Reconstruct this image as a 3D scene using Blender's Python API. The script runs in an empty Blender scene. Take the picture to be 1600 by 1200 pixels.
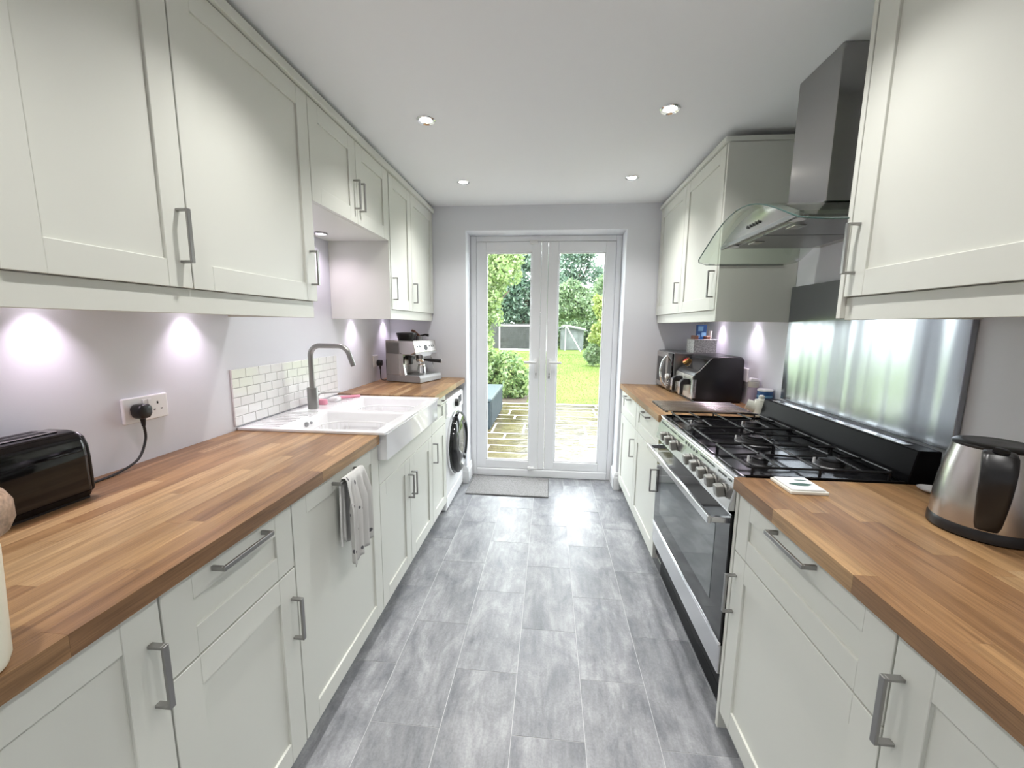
import bpy, bmesh, math, random
import numpy as np
from mathutils import Matrix, Vector
random.seed(7)
rng = np.random.default_rng(11)
S = bpy.context.scene
COL = S.collection
PI = math.pi

# ------------------------------------------------------------------ camera
CAM_POS = Vector((0.0, 0.0, 1.3878))
YAW, PITCH, ROLL, FPX = 0.0906, 0.1442, 0.0104, 632.04
fw = Vector((-math.sin(YAW)*math.cos(PITCH), math.cos(YAW)*math.cos(PITCH), -math.sin(PITCH)))
rt0 = Vector((math.cos(YAW), math.sin(YAW), 0)); up0 = rt0.cross(fw)
rt = rt0*math.cos(ROLL) + up0*math.sin(ROLL); up = -rt0*math.sin(ROLL) + up0*math.cos(ROLL)
cd = bpy.data.cameras.new('camera'); cam = bpy.data.objects.new('camera', cd); COL.objects.link(cam)
M = Matrix((rt, up, -fw)).transposed().to_4x4(); M.translation = CAM_POS
cam.matrix_world = M
cd.sensor_width = 36; cd.lens = 36*FPX/1600; cd.clip_start = .02; cd.clip_end = 300
S.camera = cam

# ------------------------------------------------------------------ world, exposure
w = bpy.data.worlds.new('world'); S.world = w; w.use_nodes = True
bg = w.node_tree.nodes['Background']
bg.inputs[0].default_value = (.93, .97, 1, 1); bg.inputs[1].default_value = 7.6
S.view_settings.view_transform = 'Standard'; S.view_settings.look = 'None'
S.view_settings.exposure = 0.47; S.view_settings.gamma = 1.0; S.view_settings.use_curve_mapping = False
DOWNLIGHT_W = 28.0
PUCK_W = 4.6

# ------------------------------------------------------------------ materials
MATS = {}
def nt(name):
    m = bpy.data.materials.new(name); m.use_nodes = True
    n = m.node_tree.nodes; l = m.node_tree.links
    MATS[name] = m
    return m, n, l, n['Principled BSDF']
def mat(name, col, rough=.5, metal=0., spec=.5, bump=0., bscale=200., var=0., vscale=3., aniso=0., coat=0., emit=None, trans=0., stretch=None):
    m, n, l, b = nt(name)
    b.inputs['Base Color'].default_value = (*col, 1); b.inputs['Roughness'].default_value = rough
    b.inputs['Metallic'].default_value = metal; b.inputs['Specular IOR Level'].default_value = spec
    b.inputs['Anisotropic'].default_value = aniso; b.inputs['Coat Weight'].default_value = coat
    b.inputs['Transmission Weight'].default_value = trans
    if emit: b.inputs['Emission Color'].default_value = (*emit[0], 1); b.inputs['Emission Strength'].default_value = emit[1]
    if bump or var:
        g = n.new('ShaderNodeNewGeometry'); mp = n.new('ShaderNodeMapping'); l.new(g.outputs['Position'], mp.inputs[0])
        if stretch: mp.inputs['Scale'].default_value = stretch
    if bump:
        t = n.new('ShaderNodeTexNoise'); t.inputs['Scale'].default_value = bscale; t.inputs['Detail'].default_value = 3
        l.new(mp.outputs[0], t.inputs[0])
        bp = n.new('ShaderNodeBump'); bp.inputs['Strength'].default_value = bump; bp.inputs['Distance'].default_value = .002
        l.new(t.outputs[0], bp.inputs['Height']); l.new(bp.outputs[0], b.inputs['Normal'])
    if var:
        t = n.new('ShaderNodeTexNoise'); t.inputs['Scale'].default_value = vscale; t.inputs['Detail'].default_value = 4
        l.new(mp.outputs[0], t.inputs[0])
        r = n.new('ShaderNodeValToRGB')
        r.color_ramp.elements[0].position = .3; r.color_ramp.elements[1].position = .7
        r.color_ramp.elements[0].color = (*[max(0, c*(1-var)) for c in col], 1)
        r.color_ramp.elements[1].color = (*[min(1, c*(1+var)) for c in col], 1)
        l.new(t.outputs[0], r.inputs[0]); l.new(r.outputs[0], b.inputs['Base Color'])
    return m
mat('paint_wall', (.75, .765, .81), .75, bump=.06, bscale=260)
mat('paint_ceiling', (.90, .915, .94), .85)
mat('cabinet', (.69, .70, .645), .38, bump=.02, bscale=500)
mat('cabinet_inside', (.66, .65, .60), .5)
mat('upvc', (.86, .87, .89), .3)
mat('skirting', (.84, .85, .86), .35)
mat('nickel', (.34, .335, .325), .36, metal=1., bump=.05, bscale=500, stretch=(1, 1, .1))
mat('steel', (.62, .62, .63), .24, metal=1., aniso=.5, bump=.012, bscale=120, stretch=(1, .06, 1))
mat('steel_dark', (.34, .34, .345), .36, metal=1.)
mat('steel_soft', (.56, .54, .52), .25, metal=1., bump=.03, bscale=300, stretch=(1, 1, .05))
mat('chimney_steel', (.40, .39, .39), .22, metal=1., aniso=.4, bump=.03, bscale=300, stretch=(1, 1, .05))
mat('panel_steel', (.36, .36, .365), .5, metal=.35, spec=.25)
mat('grey_button', (.10, .105, .11), .5)
mat('chrome', (.85, .85, .86), .08, metal=1.)
mat('ceramic', (.86, .86, .87), .12, coat=.4)
mat('ceramic_cream', (.80, .79, .72), .16, coat=.4)
mat('white_plastic', (.82, .82, .82), .3)
mat('socket_white', (.88, .88, .87), .25)
mat('white_enamel', (.84, .85, .86), .22)
mat('black_plastic', (.012, .012, .013), .32)
mat('black_gloss', (.005, .005, .006), .07, spec=.42)
mat('black_enamel', (.006, .006, .007), .13, spec=.3)
mat('cast_iron', (.010, .010, .011), .30, spec=.35)
mat('black_satin', (.005, .005, .006), .32, spec=.06)
mat('burner_ring', (.16, .16, .165), .4, metal=1.)
mat('black_rubber', (.02, .02, .02), .7)
mat('grey_knob', (.23, .225, .205), .35, metal=.6)
mat('oven_window', (.05, .06, .06), .05, spec=1.)
mat('wall_tile', (.83, .83, .815), .12, coat=.3, bump=.03, bscale=60)
mat('grout', (.62, .60, .57), .9)
mat('cable_black', (.015, .015, .016), .5)
mat('dark_gap', (.02, .02, .02), .9)
mat('blue_print', (.03, .10, .27), .35)
mat('blue_light', (.20, .42, .62), .35)
mat('red_print', (.5, .02, .02), .4)
mat('gold', (.55, .33, .10), .3, metal=.8)
mat('pink', (.80, .32, .42), .5)
mat('speckle', (.55, .55, .54), .7, var=.6, vscale=180)
mat('paper', (.78, .74, .68), .7)
mat('brown_card', (.22, .10, .06), .6)
mat('dark_print', (.05, .055, .06), .5)
mat('canister', (.80, .77, .64), .28)
mat('lid_wood', (.34, .22, .15), .5, var=.35, vscale=25, stretch=(1, 6, 6))
mat('green_print', (.03, .10, .07), .4)
mat('lavender', (.52, .44, .55), .25)
mat('mat_pile', (.24, .235, .235), .95, var=.45, vscale=170, bump=.8, bscale=300)
mat('mat_edge', (.12, .12, .12), .9)
mat('lamp_lens', (1, 1, 1), .4, emit=((1, .95, .86), 14.))
mat('puck_lens', (1, 1, 1), .4, emit=((1, .90, 1), 10.))
mat('box_grey', (.03, .04, .047), .6, spec=.12)
mat('box_lid', (.06, .08, .09), .45, spec=.2)
mat('goal_white', (.9, .9, .9), .4)
mat('net', (.02, .022, .022), .8)
mat('shed', (.12, .135, .135), .7, var=.25, vscale=3)
mat('shed_roof', (.16, .17, .17), .7)
mat('fence', (.045, .047, .045), .8, var=.3, vscale=4)
mat('bark', (.10, .08, .06), .9)
mat('mortar', (.55, .54, .50), .9, spec=.2)
mat('soil', (.07, .05, .035), .95)
mat('linen_hem', (.7, .7, .69), .9)

def clear_glass(name, tint, rough=.0, ior=1.45):
    m, n, l, b = nt(name); out = n['Material Output']; n.remove(b)
    tr = n.new('ShaderNodeBsdfTransparent'); tr.inputs[0].default_value = (*tint, 1)
    gl = n.new('ShaderNodeBsdfGlossy'); gl.inputs['Roughness'].default_value = rough
    fr = n.new('ShaderNodeFresnel'); fr.inputs[0].default_value = ior
    mx = n.new('ShaderNodeMixShader'); l.new(tr.outputs[0], mx.inputs[1]); l.new(gl.outputs[0], mx.inputs[2])
    g = n.new('ShaderNodeNewGeometry'); sb_ = n.new('ShaderNodeMath'); sb_.operation = 'SUBTRACT'; sb_.inputs[0].default_value = 1; l.new(g.outputs['Backfacing'], sb_.inputs[1])
    mu = n.new('ShaderNodeMath'); mu.operation = 'MULTIPLY'; l.new(fr.outputs[0], mu.inputs[0]); l.new(sb_.outputs[0], mu.inputs[1]); l.new(mu.outputs[0], mx.inputs[0])
    l.new(mx.outputs[0], out.inputs[0])
clear_glass('pane_glass', (.97, .985, .98))
clear_glass('hood_glass', (.86, .90, .86), .02)
mat('glass_edge', (.05, .10, .09), .1, spec=.8)
clear_glass('bottle_clear', (.86, .74, .84), .03, 1.3)

def wood_mat():
    m, n, l, b = nt('oak_stave')
    g = n.new('ShaderNodeNewGeometry'); oi = n.new('ShaderNodeObjectInfo')
    cmb = n.new('ShaderNodeVectorMath'); cmb.operation = 'MULTIPLY_ADD'
    l.new(oi.outputs['Random'], cmb.inputs[0]); cmb.inputs[1].default_value = (13, 29, 7); l.new(g.outputs['Position'], cmb.inputs[2])
    mp = n.new('ShaderNodeMapping'); mp.inputs['Scale'].default_value = (22, 1.6, 22); l.new(cmb.outputs[0], mp.inputs[0])
    t = n.new('ShaderNodeTexNoise'); t.inputs['Scale'].default_value = 1.6; t.inputs['Detail'].default_value = 6; t.inputs['Distortion'].default_value = 1.2
    l.new(mp.outputs[0], t.inputs[0])
    mp2 = n.new('ShaderNodeMapping'); mp2.inputs['Scale'].default_value = (420, 9, 420); l.new(cmb.outputs[0], mp2.inputs[0])
    t2 = n.new('ShaderNodeTexNoise'); t2.inputs['Scale'].default_value = 1.; t2.inputs['Detail'].default_value = 2; l.new(mp2.outputs[0], t2.inputs[0])
    r = n.new('ShaderNodeValToRGB'); e = r.color_ramp.elements
    e[0].position = 0; e[0].color = (.25, .137, .066, 1); e[1].position = 1; e[1].color = (.49, .335, .185, 1)
    k = r.color_ramp.elements.new(.45); k.color = (.335, .197, .094, 1)
    k = r.color_ramp.elements.new(.75); k.color = (.405, .25, .121, 1)
    l.new(oi.outputs['Random'], r.inputs[0])
    mx = n.new('ShaderNodeMix'); mx.data_type = 'RGBA'; mx.blend_type = 'MULTIPLY'; mx.inputs[0].default_value = 1
    r2 = n.new('ShaderNodeValToRGB'); r2.color_ramp.elements[0].position = .3; r2.color_ramp.elements[1].position = .7
    r2.color_ramp.elements[0].color = (.66, .62, .58, 1); r2.color_ramp.elements[1].color = (1.16, 1.14, 1.1, 1)
    l.new(t.outputs[0], r2.inputs[0]); l.new(r.outputs[0], mx.inputs[6]); l.new(r2.outputs[0], mx.inputs[7])
    mx2 = n.new('ShaderNodeMix'); mx2.data_type = 'RGBA'; mx2.blend_type = 'MULTIPLY'; mx2.inputs[0].default_value = .6
    r3 = n.new('ShaderNodeValToRGB'); r3.color_ramp.elements[0].position = .3; r3.color_ramp.elements[1].position = .55
    r3.color_ramp.elements[0].color = (.55, .5, .46, 1); r3.color_ramp.elements[1].color = (1, 1, 1, 1)
    l.new(t2.outputs[0], r3.inputs[0]); l.new(mx.outputs[2], mx2.inputs[6]); l.new(r3.outputs[0], mx2.inputs[7])
    l.new(mx2.outputs[2], b.inputs['Base Color']); b.inputs['Roughness'].default_value = .36
    bp = n.new('ShaderNodeBump'); bp.inputs['Strength'].default_value = .12; bp.inputs['Distance'].default_value = .001
    l.new(t2.outputs[0], bp.inputs['Height']); l.new(bp.outputs[0], b.inputs['Normal'])
wood_mat()

def vinyl_mat():
    m, n, l, b = nt('vinyl_tile')
    g = n.new('ShaderNodeNewGeometry'); oi = n.new('ShaderNodeObjectInfo')
    ma = n.new('ShaderNodeVectorMath'); ma.operation = 'MULTIPLY_ADD'
    l.new(oi.outputs['Random'], ma.inputs[0]); ma.inputs[1].default_value = (17, 31, 3); l.new(g.outputs['Position'], ma.inputs[2])
    def noise(sc, scale, det, dist=0):
        mp = n.new('ShaderNodeMapping'); mp.inputs['Scale'].default_value = sc; l.new(ma.outputs[0], mp.inputs[0])
        t = n.new('ShaderNodeTexNoise'); t.inputs['Scale'].default_value = scale; t.inputs['Detail'].default_value = det; t.inputs['Roughness'].default_value = .65
        t.inputs['Distortion'].default_value = dist
        l.new(mp.outputs[0], t.inputs[0]); return t
    a = noise((1.6, .8, 1), 4.5, 5, .6); c = noise((9, 1.5, 1), 6, 7); d = noise((1, 1, 1), 130, 3)
    r = n.new('ShaderNodeValToRGB'); e = r.color_ramp.elements
    e[0].position = .30; e[0].color = (.145, .152, .17, 1); e[1].position = .70; e[1].color = (.39, .395, .41, 1)
    k = e.new(.5); k.color = (.25, .255, .27, 1)
    l.new(a.outputs[0], r.inputs[0])
    def mul(inp, t, lo, hi, p0, p1, fac=1.):
        rr = n.new('ShaderNodeValToRGB'); rr.color_ramp.elements[0].position = p0; rr.color_ramp.elements[1].position = p1
        rr.color_ramp.elements[0].color = (lo, lo, lo, 1); rr.color_ramp.elements[1].color = (hi, hi, hi, 1)
        l.new(t, rr.inputs[0])
        mx = n.new('ShaderNodeMix'); mx.data_type = 'RGBA'; mx.blend_type = 'MULTIPLY'; mx.inputs[0].default_value = fac
        l.new(inp, mx.inputs[6]); l.new(rr.outputs[0], mx.inputs[7]); return mx.outputs[2]
    x = mul(r.outputs[0], c.outputs[0], .86, 1.14, .35, .68)
    x = mul(x, d.outputs[0], .92, 1.08, .38, .62)
    x = mul(x, oi.outputs['Random'], .92, 1.06, 0, 1)
    l.new(x, b.inputs['Base Color']); b.inputs['Roughness'].default_value = .38; b.inputs['Specular IOR Level'].default_value = .55
    bp = n.new('ShaderNodeBump'); bp.inputs['Strength'].default_value = .25; bp.inputs['Distance'].default_value = .0006
    l.new(d.outputs[0], bp.inputs['Height']); l.new(bp.outputs[0], b.inputs['Normal'])
vinyl_mat()
mat('vinyl_joint', (.55, .55, .56), .5)

def splash_mat():
    m, n, l, b = nt('splash_steel')
    b.inputs['Base Color'].default_value = (.36, .375, .41, 1); b.inputs['Metallic'].default_value = 1; b.inputs['Roughness'].default_value = .20
    b.inputs['Anisotropic'].default_value = .6; b.inputs['Anisotropic Rotation'].default_value = .25
    g = n.new('ShaderNodeNewGeometry'); mp = n.new('ShaderNodeMapping'); mp.inputs['Scale'].default_value = (1, 4.4, .35); l.new(g.outputs['Position'], mp.inputs[0])
    t = n.new('ShaderNodeTexNoise'); t.inputs['Scale'].default_value = 1.3; t.inputs['Detail'].default_value = 1.5; l.new(mp.outputs[0], t.inputs[0])
    bp = n.new('ShaderNodeBump'); bp.inputs['Strength'].default_value = .5; bp.inputs['Distance'].default_value = .02
    l.new(t.outputs[0], bp.inputs['Height']); l.new(bp.outputs[0], b.inputs['Normal'])
splash_mat()

def stone_mat():
    m, n, l, b = nt('wet_stone')
    g = n.new('ShaderNodeNewGeometry'); oi = n.new('ShaderNodeObjectInfo')
    t = n.new('ShaderNodeTexNoise'); t.inputs['Scale'].default_value = 5; t.inputs['Detail'].default_value = 6; l.new(g.outputs['Position'], t.inputs[0])
    ad = n.new('ShaderNodeMath'); ad.operation = 'MULTIPLY_ADD'; ad.inputs[1].default_value = .35; l.new(oi.outputs['Random'], ad.inputs[0]); l.new(t.outputs[0], ad.inputs[2])
    r = n.new('ShaderNodeValToRGB'); e = r.color_ramp.elements
    e[0].position = .35; e[0].color = (.034, .026, .012, 1); e[1].position = .95; e[1].color = (.12, .105, .055, 1)
    k = e.new(.6); k.color = (.07, .056, .026, 1)
    l.new(ad.outputs[0], r.inputs[0]); l.new(r.outputs[0], b.inputs['Base Color'])
    b.inputs['Roughness'].default_value = .20; b.inputs['Specular IOR Level'].default_value = .16
    t2 = n.new('ShaderNodeTexNoise'); t2.inputs['Scale'].default_value = 9; t2.inputs['Detail'].default_value = 4; l.new(g.outputs['Position'], t2.inputs[0])
    bp = n.new('ShaderNodeBump'); bp.inputs['Strength'].default_value = .4; bp.inputs['Distance'].default_value = .02
    l.new(t2.outputs[0], bp.inputs['Height']); l.new(bp.outputs[0], b.inputs['Normal'])
stone_mat()

def lawn_mat():
    m, n, l, b = nt('lawn')
    g = n.new('ShaderNodeNewGeometry')
    t = n.new('ShaderNodeTexNoise'); t.inputs['Scale'].default_value = .9; t.inputs['Detail'].default_value = 8; t.inputs['Roughness'].default_value = .7; l.new(g.outputs['Position'], t.inputs[0])
    r = n.new('ShaderNodeValToRGB'); e = r.color_ramp.elements
    e[0].position = .3; e[0].color = (.085, .145, .02, 1); e[1].position = .7; e[1].color = (.14, .19, .04, 1)
    l.new(t.outputs[0], r.inputs[0]); l.new(r.outputs[0], b.inputs['Base Color']); b.inputs['Roughness'].default_value = .9; b.inputs['Specular IOR Level'].default_value = .2
lawn_mat()

def leaf_mat(name, c0, c1):
    m, n, l, b = nt(name); out = n['Material Output']; n.remove(b)
    g = n.new('ShaderNodeNewGeometry')
    r = n.new('ShaderNodeValToRGB'); e = r.color_ramp.elements
    e[0].color = (*c0, 1); e[1].color = (*c1, 1); l.new(g.outputs['Random Per Island'], r.inputs[0])
    d = n.new('ShaderNodeBsdfDiffuse'); tl = n.new('ShaderNodeBsdfTranslucent'); gl = n.new('ShaderNodeBsdfGlossy'); gl.inputs['Roughness'].default_value = .35
    l.new(r.outputs[0], d.inputs[0]); l.new(r.outputs[0], tl.inputs[0])
    mx = n.new('ShaderNodeMixShader'); mx.inputs[0].default_value = .45; l.new(d.outputs[0], mx.inputs[1]); l.new(tl.outputs[0], mx.inputs[2])
    m2 = n.new('ShaderNodeMixShader'); m2.inputs[0].default_value = .05; l.new(mx.outputs[0], m2.inputs[1]); l.new(gl.outputs[0], m2.inputs[2])
    l.new(m2.outputs[0], out.inputs[0])
leaf_mat('leaf_light', (.15, .24, .075), (.34, .42, .19))
leaf_mat('leaf_yellow', (.18, .26, .06), (.38, .42, .14))
leaf_mat('leaf_dark', (.075, .14, .105), (.19, .27, .19))
leaf_mat('leaf_mid', (.13, .21, .11), (.28, .37, .20))
leaf_mat('leaf_bush', (.08, .17, .05), (.33, .41, .17))

def towel_mat():
    m, n, l, b = nt('towel_linen')
    tc = n.new('ShaderNodeUVMap')
    v = n.new('ShaderNodeTexVoronoi'); v.inputs['Scale'].default_value = 1.; v.inputs['Randomness'].default_value = .75
    mp = n.new('ShaderNodeMapping'); mp.inputs['Scale'].default_value = (7.0, 12.0, 1); l.new(tc.outputs[0], mp.inputs[0]); l.new(mp.outputs[0], v.inputs[0])
    r = n.new('ShaderNodeValToRGB'); e = r.color_ramp.elements; r.color_ramp.interpolation = 'CONSTANT'
    e[0].color = (.13, .13, .14, 1); e[1].position = .17; e[1].color = (.62, .615, .60, 1)
    l.new(v.outputs['Distance'], r.inputs[0])
    l.new(r.outputs[0], b.inputs['Base Color']); b.inputs['Roughness'].default_value = .95; b.inputs['Specular IOR Level'].default_value = .1
towel_mat()

# ------------------------------------------------------------------ mesh helpers
FR = {}
class MB:
    def __init__(s): s.bm = bmesh.new()
    def box(s, x0, x1, y0, y1, z0, z1, bev=0., seg=1):
        x0, x1 = min(x0, x1), max(x0, x1); y0, y1 = min(y0, y1), max(y0, y1); z0, z1 = min(z0, z1), max(z0, z1)
        r = bmesh.ops.create_cube(s.bm, size=1.)['verts']
        for v in r: v.co = Vector(((x0+x1)/2+v.co.x*(x1-x0), (y0+y1)/2+v.co.y*(y1-y0), (z0+z1)/2+v.co.z*(z1-z0)))
        if bev:
            ed = list({e for v in r for e in v.link_edges})
            bmesh.ops.bevel(s.bm, geom=ed, offset=min(bev, .49*min(x1-x0, y1-y0, z1-z0)), segments=seg, affect='EDGES', profile=.5)
        return s
    def prism(s, pts, axis, a0, a1, bev=0., seg=1):
        """pts 2-D outline in the plane normal to axis ('x': (y,z), 'y': (x,z), 'z': (x,y))"""
        def mk(p, a): return {'x': (a, p[0], p[1]), 'y': (p[0], a, p[1]), 'z': (p[0], p[1], a)}[axis]
        v0 = [s.bm.verts.new(mk(p, a0)) for p in pts]; v1 = [s.bm.verts.new(mk(p, a1)) for p in pts]
        n = len(pts); fs = []
        fs.append(s.bm.faces.new(v0)); fs.append(s.bm.faces.new(v1[::-1]))
        for i in range(n): fs.append(s.bm.faces.new((v0[i], v1[i], v1[(i+1) % n], v0[(i+1) % n])))
        bmesh.ops.recalc_face_normals(s.bm, faces=fs)
        if bev:
            ed = list({e for f in fs for e in f.edges})
            bmesh.ops.bevel(s.bm, geom=ed, offset=bev, segments=seg, affect='EDGES', profile=.5)
        return s
    def lathe(s, prof, c=(0, 0, 0), n=32, axis='z', cap=True):
        rings = []
        for r, h in prof:
            ring = []
            for i in range(n):
                a = 2*PI*i/n; p, q = r*math.cos(a), r*math.sin(a)
                co = {'z': (p, q, h), 'x': (h, p, q), 'y': (p, h, q)}[axis]
                ring.append(s.bm.verts.new((co[0]+c[0], co[1]+c[1], co[2]+c[2])))
            rings.append(ring)
        fs = []
        for a, b in zip(rings, rings[1:]):
            for i in range(n): fs.append(s.bm.faces.new((a[i], a[(i+1) % n], b[(i+1) % n], b[i])))
        if cap:
            fs.append(s.bm.faces.new(rings[0][::-1])); fs.append(s.bm.faces.new(rings[-1]))
        bmesh.ops.recalc_face_normals(s.bm, faces=fs)
        return s
    def tube(s, pts, r, n=10, cap=True):
        pts = [Vector(p) for p in pts]; rings = []; prev = None
        for i, p in enumerate(pts):
            d = (pts[min(i+1, len(pts)-1)]-pts[max(i-1, 0)]).normalized()
            if prev is None:
                a = Vector((0, 0, 1)) if abs(d.z) < .9 else Vector((1, 0, 0)); u = d.cross(a).normalized()
            else: u = (prev-d*prev.dot(d)).normalized()
            prev = u; v = d.cross(u); rr = r[i] if isinstance(r, (list, tuple)) else r
            rings.append([s.bm.verts.new(p+u*rr*math.cos(2*PI*k/n)+v*rr*math.sin(2*PI*k/n)) for k in range(n)])
        fs = []
        for a, b in zip(rings, rings[1:]):
            for i in range(n): fs.append(s.bm.faces.new((a[i], a[(i+1) % n], b[(i+1) % n], b[i])))
        if cap: fs.append(s.bm.faces.new(rings[0][::-1])); fs.append(s.bm.faces.new(rings[-1]))
        bmesh.ops.recalc_face_normals(s.bm, faces=fs)
        return s
    def grid(s, P, closed=False):
        """P: rows x cols of points"""
        V = [[s.bm.verts.new(p) for p in row] for row in P]
        for a, b in zip(V, V[1:]):
            for i in range(len(a)-1): s.bm.faces.new((a[i], a[i+1], b[i+1], b[i]))
        return V
    def mesh(s, name, smooth=False, shift=None):
        if shift is not None:
            for v in s.bm.verts: v.co -= shift
        me = bpy.data.meshes.new(name); s.bm.to_mesh(me); s.bm.free()
        if smooth:
            me.polygons.foreach_set('use_smooth', [True]*len(me.polygons))
            try: me.set_sharp_from_angle(angle=math.radians(40))
            except Exception: pass
        me.update(); return me
def link(name, me, m, parent=None):
    o = bpy.data.objects.new(name, me); COL.objects.link(o)
    if me is not None and m: 
        if not me.materials: me.materials.append(MATS[m])
    if parent is not None: o.parent = parent; FR[o.name] = FR.get(parent.name, (Vector(), True))
    return o
def thing(name, label, cat, loc=(0, 0, 0), rotz=0., group=None, kind=None):
    o = bpy.data.objects.new(name, None); COL.objects.link(o); o.location = loc; o.rotation_euler = (0, 0, rotz)
    o.empty_display_size = .05
    o['label'] = label
    if kind: o['kind'] = kind
    else: o['category'] = cat
    if group: o['group'] = group
    FR[o.name] = (Vector(loc), rotz == 0)
    return o
def part(name, mb, m, parent, smooth=False, world=True, label=None):
    sh = FR[parent.name][0] if world else None
    o = link(name, mb.mesh(name, smooth, sh), m, parent)
    if label: o['label'] = label
    return o
def solo(name, mb, m, label, cat, base, smooth=False, group=None):
    b = Vector(base); o = link(name, mb.mesh(name, smooth, b), m); o.location = b
    o['label'] = label; o['category'] = cat; FR[o.name] = (b, True)
    if group: o['group'] = group
    return o
def struct(name, mb, m, label=None, smooth=False):
    o = link(name, mb.mesh(name, smooth), m); o['kind'] = 'structure'; FR[o.name] = (Vector(), True)
    if label: o['label'] = label
    return o
def copy_part(src, parent, loc=None, scale=None, rot=None):
    c = src.copy(); COL.objects.link(c); c.parent = parent
    if loc is not None: c.location = loc
    if scale is not None: c.scale = scale
    if rot is not None: c.rotation_euler = rot
    return c
def arc(c, r, a0, a1, n, plane='xz', off=0.):
    out = []
    for i in range(n+1):
        a = a0+(a1-a0)*i/n; p, q = c[0]+r*math.cos(a), c[1]+r*math.sin(a)
        out.append({'xz': (p, off, q), 'xy': (p, q, off), 'yz': (off, p, q)}[plane])
    return out
def rrect(x0, x1, y0, y1, r, n=5):
    pts = []
    for cx, cy, a in ((x1-r, y1-r, 0), (x0+r, y1-r, PI/2), (x0+r, y0+r, PI), (x1-r, y0+r, 1.5*PI)):
        for i in range(n+1):
            t = a+PI/2*i/n; pts.append((cx+r*math.cos(t), cy+r*math.sin(t)))
    return pts
def area_spot(name, loc, watts, col, size_deg, blend, rad):
    ld = bpy.data.lights.new(name, 'SPOT'); ld.energy = watts; ld.color = col; ld.spot_size = math.radians(size_deg); ld.spot_blend = blend; ld.shadow_soft_size = rad
    o = bpy.data.objects.new(name, ld); COL.objects.link(o); o.location = loc
    return o

# ------------------------------------------------------------------ room constants
WL, WR, H, YB, YR = -1.362, 1.224, 2.3365, 3.385, -1.9
XL, XR = -.729, .609            # base door faces
ULX, URX = -.9745, .843         # wall cabinet door faces
WT, WB = .918, .88
OX0, OX1, OZ = -.70, .59, 2.145  # french door opening

# ------------------------------------------------------------------ shell
fl = struct('floor', MB().box(WL-.1, WR+.1, YR-.1, 3.70, -.10, -.0012), 'vinyl_joint', 'grey stone effect vinyl tile floor')
tm = MB().box(-.5, .5, -.5, .5, -1, 0).mesh('floor_tile'); tm.materials.append(MATS['vinyl_tile'])
TW, TL = .2497, .495
for k in range(-2, 6):
    x0 = -.598+k*TW
    yoff = 1.193 if k % 2 == 0 else 1.4405
    lo = max(x0, -.85); hi = min(x0+TW, .80)
    if hi-lo < .01: continue
    for j in range(-7, 6):
        a = max(yoff+j*TL, YR); b = min(yoff+(j+1)*TL, 3.585)
        if b-a < .02: continue
        o = bpy.data.objects.new('tile', tm); COL.objects.link(o); o.parent = fl
        o.location = ((lo+hi)/2, (a+b)/2, 0); o.scale = (hi-lo-.0022, b-a-.0022, .0011)
struct('ceiling', MB().box(WL-.1, WR+.1, YR-.1, 3.70, H, H+.1), 'paint_ceiling', 'plain white ceiling')
struct('wall_left', MB().box(WL-.1, WL, YR-.1, 3.70, -.1, H), 'paint_wall', 'pale wall behind the sink side')
struct('wall_right', MB().box(WR, WR+.1, YR-.1, 3.70, -.1, H), 'paint_wall', 'pale wall behind the cooker side')
struct('wall_back', MB().box(WL, OX0, YB, 3.70, -.1, H).box(OX1, WR, YB, 3.70, -.1, H).box(OX0, OX1, YB, 3.70, OZ, H), 'paint_wall', 'pale end wall around the french doors')
struct('wall_rear', MB().box(WL-.1, WR+.1, YR-.1, YR, -.1, H), 'paint_wall')

# skirting returns either side of the doorway
def skirt(name, xs, xe, sgn):
    mb = MB()
    prof = [(0, 0), (.016, 0), (.016, .105), (.012, .115), (.012, .135), (.006, .15), (0, .155)]
    mb.prism([(xs+sgn*p[0], p[1]) for p in prof], 'y', YB-.018, 3.57)
    mb.prism([(YB-p[0]*1.1, p[1]) for p in prof], 'x', xs+sgn*.016, xe)
    return struct(name, mb, 'skirting', 'white moulded skirting beside the french doors')
skirt('baseboard_left', OX0+.001, -.735, 1)
skirt('baseboard_right', OX1-.001, .625, -1)

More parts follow.
